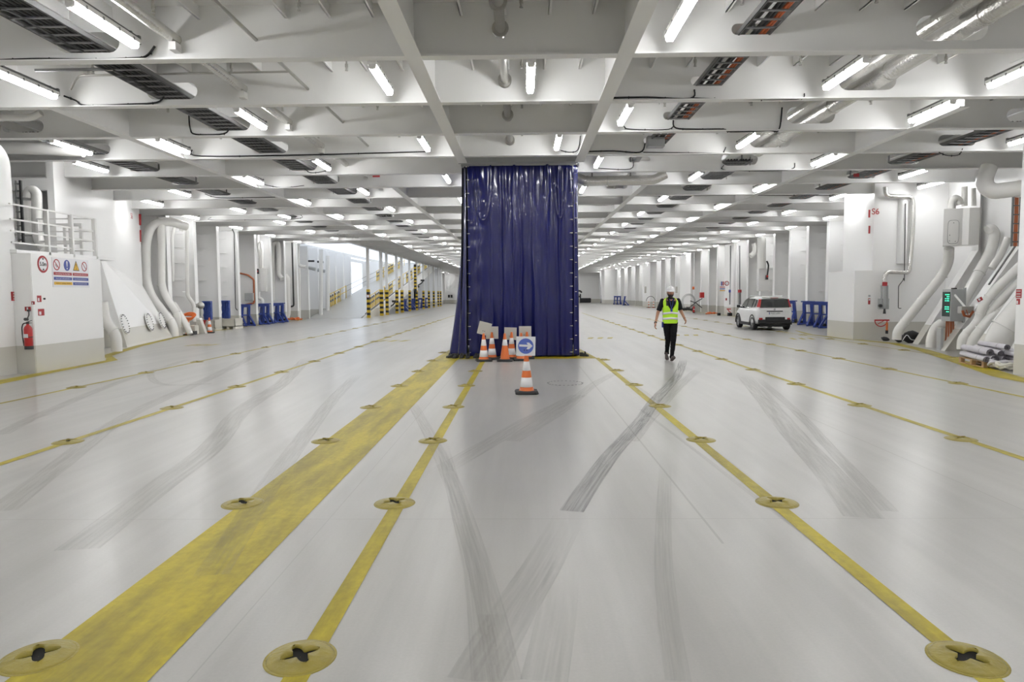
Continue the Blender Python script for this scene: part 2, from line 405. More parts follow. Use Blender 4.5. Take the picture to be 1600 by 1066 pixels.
# flush casings between frames, right side
for y0, y1, x0 in ((49.9, 52.1, 15.25), (62.3, 66.5, 15.2), (81, 86, 15.0), (106, 110, 12.6)):
    mb = MB(); mb.bx(x0, x0+1.6, y0, y1, 0, HC+.02); trim(mb, 'wall_paint', 'flush white casing between frames on the right')
# ---- near left: wall end, low casing, S6 wall and flared plate
mb = MB()
mb.bx(-17, -11.62, -24, 15.42, 0, 2.74)
mb.bx(-11.70, -11.66, -24, 15.0, 2.74, ZP); 
P = [(15.0, 2.74), (15.62, 2.74)]+[(15.62-.55+.55*math.cos(t), 4.72+.5*math.sin(t)) for t in [PI/2*i/8 for i in range(9)]]+[(15.0, 5.22)]
mb.prism([(-11.70, a, b) for a, b in P], (.04, 0, 0))
struct(mb, 'wall_left_near', 'wall_paint', 'near left wall ending in a rounded edge')
mb = MB(); mb.prism([(-11.19, 15.45, 0), (-11.43, 18.4, 0), (-13.4, 18.4, 0), (-13.4, 15.45, 0)], (0, 0, 2.75)); mb.bx(-11.64, -11.2, 15.43, 15.5, 0, 2.75)
struct(mb, 'wall_left_casing', 'wall_paint', 'low white casing that carries the sign board on the left')
mb = MB()
mb.prism([(-13.2, 19.3, 0), (-16.09, 28.7, 0), (-16.3, 28.7, 0), (-13.4, 19.3, 0)], (0, 0, HC+.6))
mb.prism([(-16.09, 28.68, 0), (-16.09, 28.74, 0), (-17.4, 28.74, 0), (-17.4, 28.68, 0)], (0, 0, HC+.6))
struct(mb, 'wall_left_s6', 'wall_paint', 'white wall block marked S6 on the left')
mb = MB()      # flared plate with its end web
A, B_, Cc, D = (-13.62, 23.2, 0), (-14.88, 28.7, 0), (-16.06, 28.7, 2.18), (-14.46, 23.2, 3.24)
mb.add([A, B_, Cc, D], [(0, 1, 2, 3)]); mb.add([A, D, (-14.5, 23.2, 3.2), (-14.5, 23.2, 0)], [(0, 1, 2, 3)]); mb.add([B_, Cc, (-16.1, 28.7, 0)], [(0, 1, 2)])
mb.add([(A[0]-.02, A[1], 0), (-14.9, 28.7, 0), (-16.1, 28.7, 2.18), (-14.5, 23.2, 3.24)], [(3, 2, 1, 0)])
struct(mb, 'wall_left_flare', 'wall_paint', 'sloping white flared plate with three bolted oval covers')
mb = MB(); mb.bx(-17.5, -17.4, -24, 28.7, 0, ZP); struct(mb, 'wall_left_outer', 'wall_paint')
mb = MB(); mb.bx(17.4, 17.5, -24, 27.2, 0, ZP); struct(mb, 'wall_right_outer', 'wall_paint')
# ---- near right
mb = MB(); mb.bx(10.27, 17, -24, 14.41, 0, HC+.6); struct(mb, 'wall_right_near', 'wall_paint', 'near right wall edge')
mb = MB()
mb.bx(12.58, 17, 24.9, 27.2, 0, HC+.6)
mb.bx(11.95, 12.67, 24.88, 27.0, 0, 2.5)
struct(mb, 'wall_right_s6', 'wall_paint', 'white wall block marked S6 on the right')
# hull plating between the right-hand braces, leaning with the flare
mb = MB()
mb.prism([(14.0, 14.3, 0), (15.2, 24.9, 0), (15.5, 24.9, 0), (14.3, 14.3, 0)], (0, 0, HC+.6)); struct(mb, 'wall_right_hull', 'wall_paint')
def brace(Y, xf, xk, zk, top=HC+.02, fw=.34, label=''):
    mb = MB(); t = .025
    mb.prism([(xf, Y, 0), (xk, Y, zk), (xk, Y, top), (xk+1.2, Y, top), (xk+.6, Y, 0)], (0, .02, 0))
    for a, b in (((xf, zk*0), (xk, zk)), ((xk, zk), (xk, top))):
        mb.prism([(a[0], Y-fw/2, a[1]), (b[0], Y-fw/2, b[1]), (b[0]+t, Y-fw/2, b[1]), (a[0]+t, Y-fw/2, a[1])], (0, fw, 0))
    return trim(mb, 'wall_paint', label)
brace(BY(5), 12.93, 14.75, 3.05, label='white brace flange bending inboard to the floor beside the grey cabinet')
brace(BY(4), 12.29, 14.42, 3.15, label='white diagonal brace in front of the grey cabinet')
brace(BY(3), 11.55, 13.7, 3.2, label='white diagonal brace behind the pallet of rolls')
# ------------------------------------------------------------------ curtain rail header
mb = MB(); mb.bx(-1.72, 1.5, 18.55, 18.78, 5.27, 5.42, bev=0); trim(mb, 'light_grey', 'grey header box above the blue curtain')

# ------------------------------------------------------------------ floor paint
def strip(pts, wd, m, z=.003, label=None, closed=False, build=True):
    "painted band: centre line points and width"
    mb = MB(); P = [Vector((p[0], p[1], z)) for p in pts]; uv = []; L = 0
    for i, p in enumerate(P):
        d = (P[min(i+1, len(P)-1)]-P[max(i-1, 0)]).normalized(); n = Vector((d.y, -d.x, 0)); w_ = wd[i] if isinstance(wd, (list, tuple)) else wd
        if i: L += (p-P[i-1]).length
        mb.v += [p-n*w_/2, p+n*w_/2]; uv += [(0, L), (1, L)]
    for i in range(len(P)-1): mb.f.append([2*i, 2*i+1, 2*i+3, 2*i+2]); mb.m.append(0); mb.sm.append(False)
    mb.uv = uv; return trim(mb, m, label)
def poly(pts, m, z=.003, label=None):
    mb = MB(); mb.add([Vector((p[0], p[1], z)) for p in pts], [list(range(len(pts)))]); return trim(mb, m, label)
XA, XB, XC, XD, XE, XF, XG = -1.096, -2.389, 2.122, 5.203, -5.539, -8.675, 8.259
PY = lambda j: 3.20+2.455*j
strip([(-2.06, 1.2), (-2.09, 18.3)], .66, 'floor_yellow', label='wide yellow floor stripe')
strip([(-1.06, 1.2), (-1.05, 18.2)], .12, 'floor_yellow', label='thin yellow floor line right of the wide stripe')
strip([(XC+.0, 1.2), (2.0, 18.5)], .12, 'floor_yellow', label='thin yellow floor line right of the middle')
strip([(5.24, 5), (XD-.06, 60)], .11, 'floor_yellow', label='thin yellow lane line on the right')
strip([(XG, 11), (XG, 60)], .10, 'floor_yellow', label='outer thin yellow lane line on the right')
strip([(XE, 5), (XE, 60)], .11, 'floor_yellow', label='thin yellow lane line on the left')
strip([(XF, 8), (XF, 60)], .10, 'floor_yellow', label='outer thin yellow lane line on the left')
strip([(11.3, 18), (11.3, 50)], .08, 'floor_yellow', label='faint yellow line near the right wall')
poly([(-2.42, 18.3), (1.98, 18.3), (1.98, 18.6), (1.75, 22), (-2.3, 22)], 'floor_yellow', z=.0035, label='yellow surround of the curtain')
# side walkway borders following the walls
strip([(-10.5, 8), (-10.75, 13), (-11.05, 15.6), (-11.3, 18.5), (-12.7, 20.6)], [.5, .5, .32, .3, .05], 'floor_yellow', z=.004, label='yellow border along the near left wall')
strip([(-11.9, 18.6), (-13.55, 23.8), (-14.75, 28.9), (-15.3, 33), (-15.45, 40), (-15.45, 48.3)], [.3, .3, .28, .22, .2, .2], 'floor_yellow', label='yellow border along the left wall')
strip([(9.55, 10), (9.85, 14), (10.9, 17.3), (11.9, 20.5), (12.4, 23), (11.9, 25.5), (11.7, 28), (12.3, 31)], [.5, .5, .42, .38, .35, .3, .25, .08], 'floor_yellow', label='yellow border along the near right wall')
strip([(13.2, 27.5), (14.4, 30), (15.15, 33), (15.2, 60), (15.0, 82), (13.2, 105)], .2, 'floor_yellow', label='yellow border along the right wall')
# worn direction marks
for cx, cy, s in ((-5.0, 25.6, 1), (-11.5, 24, .8), (2.9, 26.5, .9), (6.6, 28, .9), (10.3, 25.5, .8)):
    mb = MB(); 
    for q in range(3): mb.add([Vector((cx-.5*s+.42*q*s, cy-.35, .003)), Vector((cx-.3*s+.42*q*s, cy-.35, .003)), Vector((cx-.1*s+.42*q*s, cy+.5, .003)), Vector((cx-.35*s+.42*q*s, cy+.4, .003))], [(0, 1, 2, 3)])
    trim(mb, 'floor_yellow', 'worn yellow mark on the deck')
# plate seams
def seam(a, b, wd=.012, m='light_grey'): strip([a, b], wd, 'seam', z=.0015, label='welded seam of the deck plating')
mat('seam', (.34, .33, .31), .35)
F = lambda x, y: tuple(at(x, y, Z=0)[:2])
seam(F(905, 572), F(1130, 850), .02); seam((-12, 5.25), (9, 5.25), .008); seam((-2.6, 18.2), (2.4, 18.2), .035); seam((4.0, 12), (4.02, 2), .012); seam((-7.1, 3), (-7.1, 40), .012); seam((7.0, 4), (7, 40), .012); seam((-1.55, 2), (-1.5, 17), .008)
seam(F(0, 640), F(560, 560), .015)
o = MB(); cx, cy = F(883, 599); n_ = 40
o.prism([(cx+.37*math.cos(2*PI*i/n_), cy+.37*math.sin(2*PI*i/n_), 0) for i in range(n_)], (0, 0, .004), 'floor_paint')
for i in range(26):
    a = 2*PI*i/26; q = .022 if i % 3 else .04
    o.prism([(cx+(.34+s1*q/2)*math.cos(a+s2), cy+(.34+s1*q/2)*math.sin(a+s2), .004) for s1, s2 in ((-1, -.05), (1, -.05), (1, .05), (-1, .05))], (0, 0, .002), 'black')
tag(o.build('manhole_cover', 'floor_paint'), 'round flush manhole cover with a ring of dark bolts right of the lone cone', 'manhole cover')
# ------------------------------------------------------------------ tyre marks
def track(pix, wd, m): strip([F(*p) for p in pix], wd, m, z=.005, label='black tyre mark curving over the deck')
def smooth(P, n=6):
    out = []
    for i in range(len(P)-1):
        p0, p1, p2, p3 = P[max(i-1, 0)], P[i], P[i+1], P[min(i+2, len(P)-1)]
        for t in range(n):
            t /= n; out.append(tuple(.5*((2*p1[c])+(-p0[c]+p2[c])*t+(2*p0[c]-5*p1[c]+4*p2[c]-p3[c])*t*t+(-p0[c]+3*p1[c]-3*p2[c]+p3[c])*t**3) for c in (0, 1)))
    return out+[P[-1]]
def track(pix, wd, m): strip(smooth([F(*p) for p in pix]), wd, m, z=.005, label='tyre mark curving over the pale deck')
track([(1068, 562), (1060, 585), (1042, 606), (1022, 628), (1000, 660), (960, 705), (925, 752), (893, 800)], .20, 'tyre_dark')
track([(893, 800), (850, 880), (800, 960), (740, 1066)], .26, 'tyre_mid')
track([(1095, 575), (1065, 600), (1022, 645), (985, 690)], .2, 'tyre_faint')
track([(640, 625), (665, 668), (700, 740), (735, 840), (765, 950), (790, 1066)], .16, 'tyre_faint')
track([(690, 690), (715, 790), (742, 900), (760, 1066)], .14, 'tyre_faint')
track([(655, 755), (700, 730), (770, 690), (830, 655), (905, 618)], .26, 'tyre_faint')
track([(1160, 585), (1195, 625), (1240, 680), (1295, 740), (1350, 810)], .30, 'tyre_faint')
track([(1180, 588), (1240, 640), (1310, 715), (1390, 800)], .14, 'tyre_faint')
track([(480, 560), (440, 600), (380, 640), (330, 700), (250, 760), (120, 860)], .3, 'tyre_faint')
track([(560, 585), (520, 625), (470, 690), (420, 760), (330, 900)], .22, 'tyre_faint')
track([(420, 545), (330, 590), (200, 650), (90, 730), (0, 800)], .25, 'tyre_faint')
track([(240, 575), (236, 590), (260, 602), (330, 600)], .15, 'tyre_faint')
track([(300, 560), (180, 600), (60, 650), (0, 680)], .2, 'tyre_faint')
track([(1040, 720), (1036, 850), (1044, 960), (1060, 1066)], .12, 'tyre_faint')
track([(1395, 915), (1250, 830), (1080, 700), (1000, 640)], .05, 'tyre_faint')
track([(880, 880), (870, 960), (850, 1066)], .22, 'tyre_faint')
track([(980, 575), (930, 600), (880, 640), (800, 690)], .2, 'tyre_faint')
for pix in ([(1215, 785), (1160, 745), (1110, 705)], [(1030, 634), (1000, 610), (972, 590)], [(1240, 601), (1195, 585), (1150, 570)]): track(pix, .14, 'tyre_mid')
# ------------------------------------------------------------------ ceiling lights
def make_light():
    root = thing('ceiling_light', (0, 0, 0), '', 'light')
    mb = MB(); mb.box((0, 0, .055), (.15, 1.50, .07), 'white_metal', bev=.02)
    for y in (-.5, -.15, .2, .55): mb.box((.078, y, .03), (.012, .03, .05), 'grey_metal'); mb.box((-.078, y, .03), (.012, .03, .05), 'grey_metal')
    o = mb.build('housing', 'white_metal', root)
    mb = MB(); prof = [(-.062, .02), (-.056, -.032), (-.03, -.05), (.03, -.05), (.056, -.032), (.062, .02)]
    ring = lambda y, s: [(x*s, y, z if z > 0 else z*s) for x, z in prof]
    mb.loft([ring(-.735, .8), ring(-.705, 1)], 'white_metal', smooth=False); mb.loft([ring(.705, 1), ring(.735, .8)], 'white_metal', smooth=False); mb.loft([ring(-.70, 1), ring(.70, 1)], 'tube_side', smooth=False)
    mb.box((0, 0, -.051), (.085, 1.40, .004), 'tube'); mb.build('diffuser', 'tube', root)
    mb = MB(); mb.box((.0, .0, .13), (.03, 1.6, .03)); mb.box((0, .80, .1), (.05, .05, .12)); mb.box((.0, -.55, .11), (.10, .03, .05)); mb.box((0, .55, .11), (.10, .03, .05)); mb.build('mounting_rail', 'tray_metal', root)
    return root
L0 = make_light(); first = True
ZL = 5.365
rows = [(-2.36, 1, 'row left of the blue curtain'), (2.1, 0, 'row right of the blue curtain'), (-5.55, 0, 'second row left of the curtain'), (5.38, 1, 'second row right of the curtain'),
        (-8.42, 1, 'row at the left girder'), (8.25, 0, 'row at the right girder'), (-12.0, 0, 'left row next to outermost'), (12.05, 1, 'right row next to outermost'),
        (-15.2, 1, 'outermost row by the left wall'), (15.0, 0, 'outermost row by the right wall')]
for X, par, nm in rows:
    n = 0
    for k in list(range(par, NB+1, 2))+list(range(par-2, -13, -2)):
        y = BY(k)-.36-.75; x = X
        if abs(X) > 14 and (y < 19.5): continue
        if X == 12.05 and 0 < y < 15: continue
        if X == -12.0 and 0 < y < 17: continue
        if abs(X) > 11.9: 
            lim = (XL(y) if X < 0 else XR(y))-.35
            if abs(x) > 14: x = math.copysign(min(abs(x), lim), x)
            elif abs(x) > lim-1.5: continue
        zl = ZL
        if X < -14 and y < 28: x = -14.3
        if X > 14 and y < 24.6 and y > 0: x, y, zl = 13.9, 23.75, ZL
        if X < RX1 and RY0-1 < y < RY1: continue
        if X == -12.0 and y > RY0-1: continue
        if X == 8.25 and k == 0: continue
        if k >= 0: n += 1
        lab = 'fluorescent ceiling light behind the camera' if k < 0 else 'fluorescent ceiling light, %s from the camera in the %s' % (ordinal(n), nm)
        if first: L0.location = (x, y, zl); tag(L0, lab, 'light', 'fluorescent lights between the deck beams'); first = False
        else: dup(L0, (x, y, zl), label=lab, group='fluorescent lights between the deck beams')
for (x, y, lab) in ((.15, BY(1)-1.11, 'fluorescent ceiling light over the middle lane beside the central pipe'), (.86, BY(3)-1.11, 'fluorescent ceiling light just before the curtain header'), (8.25, BY(1)-1.11, 'fluorescent ceiling light at the top right edge of the picture'), (-10.9, BY(3)-1.11, 'fluorescent ceiling light high on the left over the railing platform'), (-10.9, BY(9)-1.11, 'fluorescent ceiling light between rows in front of the left frames')):
    dup(L0, (x, y, ZL), label=lab, group='fluorescent lights between the deck beams')
# lashing pots are sunk in the deck on every lane line
def make_pot():
    root = thing('lashing_pot', (0, 0, 0), '', 'lashing point')
    def star(n=48):
        P = []
        for i in range(n):
            t = 2*PI*i/n; r = .040+.056*abs(math.cos(2*(t)))**2.2; P.append((r*math.cos(t+.6), r*math.sin(t+.6)))
        return P
    n = 48; mb = MB(); S = star(n); rings = []
    for R, z in ((.160, .001), (.155, .007), (.140, .010), (.095, .022)): rings.append([(R*math.cos(2*PI*i/n+.6), R*math.sin(2*PI*i/n+.6), z) for i in range(n)])
    rings.append([(x, y, .026) for x, y in S]); rings.append([(x, y, .006) for x, y in S])
    mb.loft(rings, caps=False); mb.build('dome', 'pot_yellow', root)
    mb = MB(); mb.lathe((0, 0, 0), [(0.001, .0045), (.10, .0045)], n=24, m='hole_shade'); mb.build('socket_shade', 'hole_shade', root, fix=True)  # flat black disc, painted darkness of a deeper hole
    mb = MB(); mb.lathe((0, 0, 0), [(.160, .0035), (.171, .004), (.174, .001)], n=40); mb.build('rim', 'pot_yellow', root)
    return root
P0 = make_pot(); first = True
for X, j0, nm in ((XA, 0, 'thin line right of the wide stripe'), (XB, 0, 'left edge of the wide stripe'), (XC, 0, 'thin line right of the middle'), (XD, 2, 'right lane line'), (XE, 2, 'left lane line'), (XF, 4, 'outer left lane line'), (XG, 4, 'outer right lane line'), (11.3, 6, 'faint line near the right wall')):
    n = 0
    for j in range(j0, 18):
        if X in (XA, XC) and j > (6 if X == XA else 6): break
        if X == XB and j > 7: break
        if X in (XA,) and PY(j) > 17: break
        n += 1; lab = 'yellow lashing pot, %s from the camera on the %s' % (ordinal(n), nm); g = 'lashing pots set in the deck'
        if first: P0.location = (X, PY(j), 0); tag(P0, lab, 'lashing point', g); first = False
        else: dup(P0, (X, PY(j), 0), label=lab, group=g)
# ------------------------------------------------------------------ blue curtain
def sheet(P, z0, z1, nz, name, label, m='curtain', th=.006, origin=None):
    "P(u, z) -> (x, y) for u in 0..1"
    nu = 150; mb = MB(); vs = []
    for j in range(nz+1):
        z = z0+(z1-z0)*j/nz
        for i in range(nu+1): x, y = P(i/nu, z); vs.append((x, y, z))
    fs = [(j*(nu+1)+i, j*(nu+1)+i+1, (j+1)*(nu+1)+i+1, (j+1)*(nu+1)+i) for j in range(nz) for i in range(nu)]
    mb.add(vs, fs, m, True); o = mb.build(name, m, fix=False)
    md = o.modifiers.new('thickness', 'SOLIDIFY'); md.thickness = th; return o
ZC = 5.24
RID = [(-1.30, -1.22, .05, .020), (-1.18, -1.19, .035, .02), (-.87, -.84, .075, .022), (-.52, -.51, .07, .02), (-.24, -.28, .06, .025), (-.03, -.05, .07, .02), (.24, .36, .09, .03), (.47, .52, .03, .03), (.69, .68, .075, .02), (.98, 1.06, .08, .026), (1.16, 1.2, .035, .02)]
def front(u, z):
    x = -1.50+2.87*u; t = z/ZC; y = 18.86
    for xt, xb, A, w_ in RID:
        xr = xb+(xt-xb)*t+.012*math.sin(z*3.1+xt*9); y -= 1.4*A*(.7+.3*math.sin(z*.8+xt*5))*math.exp(-(abs(x-xr)/w_/2.0)**1.15)
    y += .030*math.sin(x*8+.4*math.sin(z*.9))+.005*math.sin(x*21+z*.5)
    # creased bulge down the left edge and hanging swags
    y += .05*(1-abs(u-.08)/.09 if abs(u-.08) < .09 else 0)*noise.noise(Vector((x*5, 0, z*2.2)))*1.6
    for cx, zb, h, ww in ((-1.07, 3.75, 1.6, .30), (1.02, 3.8, 1.0, .16)):
        d = abs(x-cx)/ww; 
        if d < 1.3 and z > zb-.2:
            zz = zb+(d**2.6)*h; y -= .06*math.exp(-((z-zz)/.09)**2)*(1 if d < 1.15 else .3)
    y += .02*noise.noise(Vector((x*2.5, 3, z*1.1)))
    y += .035*math.sin(u*2*PI*7+1)*(1-t)**2
    return x, y
o = sheet(front, .03, ZC, 150, 'curtain', None); tag(o, 'glossy dark blue vinyl curtain hanging in folds, front sheet facing the camera', 'curtain')
CUF = o
mb = MB()
for i in range(15):
    z = .15+i*.355
    if z > 5.2: break
for i in range(15):
    z = .14+i*.362
    for x in (-1.47, 1.34):
        mb = MB(); mb.cyl((x-.05, 18.765, z), (x+.02, 18.765, z), .0065, n=8); mb.cyl((x+.01, 18.75, z), (x+.01, 18.80, z), .014, n=10); p = mb.build('fastener', 'steel', CUF, world=True)
def lside(u, z):
    t = 1-z/ZC; k = .50*t**1.8
    if u < .35: a = u/.35; x = -1.57-.06*a-k*a; y = 18.90+.7*a
    else: a = (u-.35)/.65; x = -1.63-k+(k*.4)*a; y = 19.6+3.1*a
    x += .022*math.sin(u*38+z*.4)-.04*t*abs(math.sin(u*16)); return x, y
o = sheet(lside, .03, ZC, 60, 'curtain', None); tag(o, 'dark blue vinyl curtain on the left side, flaring out at the foot', 'curtain')
def rside(u, z):
    t = 1-z/ZC
    if u < .15: a = u/.15; return 1.39+(.13+.04*t)*a+.01*math.sin(a*9+z*.6), 18.83+.12*a
    return 1.52+.04*t+.02*math.sin(u*34+z*.5)-.03, 18.95+3.8*(u-.15)/.85
o = sheet(rside, .03, ZC, 60, 'curtain', None); tag(o, 'dark blue vinyl curtain edge on the right side of the enclosure', 'curtain')
for i in range(13):
    z = .2+i*.4; mb = MB(); mb.cyl((1.43, 18.80, z), (1.48, 18.80, z), .007, n=8); mb.build('fastener', 'steel', o, world=True)
def gap_shade(u, z):  # added black sheet: paints the dark interior seen through the gap
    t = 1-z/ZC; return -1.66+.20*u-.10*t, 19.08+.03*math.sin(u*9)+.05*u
o = sheet(gap_shade, .03, ZC, 20, 'gap_shade_sheet', None, 'black'); tag(o, 'black sheet added for the shade in the gap left of the front curtain sheet', 'curtain')
def bside(u, z): t = 1-z/ZC; return -1.70-.45*t**1.8+(3.3+.45*t**1.8)*u, 22.75+.05*math.sin(u*40)
o = sheet(bside, .03, ZC, 20, 'curtain', None); tag(o, 'dark blue vinyl curtain closing the back of the enclosure', 'curtain')
mb = MB(); mb.bx(-1.66, 1.46, 18.79, 18.83, 5.225, 5.275); mb.bx(-1.66, -1.62, 18.79, 22.8, 5.225, 5.275); mb.bx(1.5, 1.54, 18.79, 22.8, 5.225, 5.275)
tag(mb.build('curtain_rail', 'light_grey'), 'pale metal rail along the top of the blue curtain', 'curtain rail')
# black shoe-like weights at the foot
def weight(x, y, rz, label):
    mb = MB(); mb.loft([[(-.16, -.05, 0), (.02, -.06, 0), (.02, .06, 0), (-.16, .05, 0)], [(-.15, -.045, .05), (.02, -.055, .10), (.02, .055, .10), (-.15, .045, .05)]], smooth=False)
    mb.box((.05, 0, .055), (.07, .10, .11), bev=.01); mb.tube([(-.08, -.03, .06), (-.06, -.02, .13), (-.06, .02, .13), (-.08, .03, .06)], .012, n=8, bend=.03)
    o = mb.build('curtain_weight', 'rubber', origin=(0, 0, 0)); o.location = (x, y, 0.004); o.rotation_euler = (0, 0, rz); tag(o, label, 'weight', 'black rubber weights holding the curtain foot')
for x, y, rz, lb in ((-1.97, 18.72, .6, 'outermost black rubber weight at the left foot of the curtain'), (-1.84, 18.62, 1.3, 'black rubber weight just inside the outermost one at the left foot'), (-1.68, 18.63, 1.5, 'black rubber weight under the lower left corner of the curtain'), (-1.52, 18.60, 1.6, 'black rubber weight below the dark gap left of the front sheet'), (-1.27, 18.66, 1.2, 'black rubber weight at the front sheet, left of the cones'), (1.66, 18.95, 2.6, 'black rubber weight at the right foot of the curtain')):
    weight(x, y, rz, lb)

# ------------------------------------------------------------------ traffic cones
def make_cone(plain=False):
    root = thing('traffic_cone', (0, 0, 0), '', 'traffic cone')
    mb = MB(); n = 8
    def sq(s, z, c=.80): 
        P = []
        for sx, sy in ((1, 1), (-1, 1), (-1, -1), (1, -1)):
            for a, b in (((1, c), (c, 1)) if sx*sy > 0 else ((c, 1), (1, c))): P.append((sx*a*s, sy*b*s, z))
        return P
    mb.loft([sq(.20, 0), sq(.205, .02), sq(.19, .05), sq(.135, .055)], smooth=False); mb.build('base', 'rubber', root)
    H, z0, r0, r1 = .67, .05, .125, .026; R = lambda f: r0+(r1-r0)*f
    mb = MB(); prof = [(.14, .05), (.13, .062)]+[(R(f), z0+H*f) for f in (.04, .3, .6, .97, 1.0)]+[(.018, z0+H+.004), (.001, z0+H+.004)]; mb.lathe((0, 0, 0), prof, n=32); mb.build('cone_body', 'orange', root)
    for a, b in (((.53, .77),) if plain else ((.10, .35), (.53, .77))):
        mb = MB(); mb.lathe((0, 0, 0), [(R(a)+.0005, z0+H*a), (R(a)+.003, z0+H*a+.002), (R(b)+.003, z0+H*b-.002), (R(b)+.0005, z0+H*b)], n=32); mb.build('reflective_band', 'reflective', root)
    return root
G = None
c0 = make_cone(); c0.location = (.055, 11.98, .004); c0.rotation_euler = (0, 0, .05); tag(c0, 'orange and white traffic cone standing alone in front, carrying the blue arrow sign', 'traffic cone')
def floor_at(px, py): p = at(px, py, Z=0); return (p.x, p.y)
for px, Y, rz, lb in ((756, 17.75, .2, 'leftmost striped traffic cone of the cluster before the curtain'), (768.8, 18.3, .9, 'striped traffic cone behind the leftmost one, second from the left'), (799.5, 18.33, 0, 'striped traffic cone behind the single-banded cone in the cluster'), (814.5, 17.92, 0, 'striped traffic cone left of the tall one behind the arrow sign'), (823.5, 18.38, 0, 'rearmost striped traffic cone, half hidden behind the arrow sign')):
    x = at(px, 560, Y=Y).x; dup(c0, (x, Y, .004), rz, lb)
c1 = make_cone(True); c1.location = (at(789, 560, Y=17.75).x, 17.75, .004); tag(c1, 'traffic cone with one white band near its top, middle of the cluster', 'traffic cone')
def far_cone(px, Y, lb, g=None):
    x = at(px, 500, Y=Y).x; dup(c0, (x, Y, .0), .3, lb)
far_cone(327, 31.8, 'orange and white traffic cone between frames near the left wall'); far_cone(1013.5, 78.2, 'left traffic cone of a distant pair by the right wall'); far_cone(1021, 77.9, 'right traffic cone of a distant pair by the right wall')
far_cone(294, 30.2, 'orange and white traffic cone half hidden at the foot of the left pipes')
# sign boards on the cones
def board(cx, cy, cz, tilt, yaw, label, front=False, size=.335):
    root = thing('sign_board', (cx, cy, cz), label, 'sign'); root.rotation_euler = (0, tilt, yaw)
    h = size/2
    mb = MB(); mb.box((0, 0, 0), (size, .006, size), bev=.003); mb.build('panel', 'sign_white' if front else 'sign_back', root)
    if front:
        mb = MB(); n = 40; mb.cyl((0, -.0035, 0), (0, -.0055, 0), .135, n=48); mb.build('blue_disc', 'arrow_blue', root)
        A = [(-.115, -.012), (.035, -.016), (.012, -.058), (.058, -.058), (.118, 0), (.058, .058), (.012, .058), (.035, .020), (-.115, .024)]
        mb = MB(); mb.prism([(a, -.0055, b+.004) for a, b in A], (0, -.001, 0)); mb.build('arrow', 'sign_white', root)
    mb = MB(); s = 1 if front else -1
    for dx in (-.025, .02): mb.box((dx, -.008, -.07), (.012, .006, .03))
    mb.build('clip', 'dark_metal', root)
p = at(821.5, 541, Y=11.86); board(p.x, 11.86, p.z, .02, 0, 'white square sign with white arrow on a blue disc, pointing right', True)
for px, py, Y, t, lb in ((757, 513.5, 17.95, .25, 'blank grey back of a tilted sign board above the leftmost cone'), (769, 520, 18.42, .0, 'blank grey sign board back on the second cone from the left'), (797.5, 521.5, 18.44, .03, 'blank grey sign board back behind the middle cones'), (820.5, 519.5, 18.50, .0, 'blank grey sign board back behind the rearmost cone')):
    p = at(px, py, Y=Y); board(p.x, Y, p.z, t, 0, lb)

# ------------------------------------------------------------------ the man
def remeshed(mb, name, m, parent, vox=.006, sm=4, disp=None):
    o = mb.build(name, m, parent)
    a = o.modifiers.new('r', 'REMESH'); a.mode = 'VOXEL'; a.voxel_size = vox; a.use_smooth_shade = True
    b = o.modifiers.new('s', 'SMOOTH'); b.iterations = sm; b.factor = .5
    dg = bpy.context.evaluated_depsgraph_get(); me = bpy.data.meshes.new_from_object(o.evaluated_get(dg)); o.modifiers.clear(); o.data = me
    if disp:
        me.update(); nn = [v.normal.copy() for v in me.vertices]
        for v, nrm in zip(me.vertices, nn): v.co += nrm*disp(v.co)
    me.materials.clear(); me.materials.append(M[m]); me.polygons.foreach_set('use_smooth', [True]*len(me.polygons)); me.update(); return o
def ell(mb, c, r, rot=None, n=16):
    rings = []
    for i in range(1, n):
        t = PI*i/n; rings.append([Vector((r[0]*math.sin(t)*math.cos(2*PI*k/20), r[1]*math.sin(t)*math.sin(2*PI*k/20), r[2]*math.cos(t))) for k in range(20)])
    R = rot if rot else Matrix.Identity(3); rings = [[R@v+Vector(c) for v in g] for g in rings]; mb.loft(rings)
mat('skin', (.46, .24, .16), .5, var=.06, scale=20, spec=.35)
mat('hair', (.022, .015, .011), .7)
mat('trousers', (.010, .010, .011), .85, spec=.15)
mat('polo', (.010, .011, .014), .8, spec=.2)
mat('vest', (.50, .86, .03), .6, var=.05, scale=12)
mat('helmet', (.86, .86, .87), .25)
mat('shoe', (.06, .045, .042), .55)
mat('sole', (.13, .10, .09), .7)
mat('eye_white', (.7, .7, .7), .2)
mat('lip', (.33, .12, .09), .5)
mat('strap_blue', (.03, .05, .30), .6)
def capsule(mb, a, b, r1, r2, n=14):
    a, b = Vector(a), Vector(b); mb.cyl(a, b, r1, r2, n=n); 
    for c, r in ((a, r1), (b, r2)): ell(mb, c, (r, r, r), n=8)
man = thing('person', (3.80, 17.70, 0), 'man walking towards the camera in white hard hat, yellow vest and black clothes', 'person')
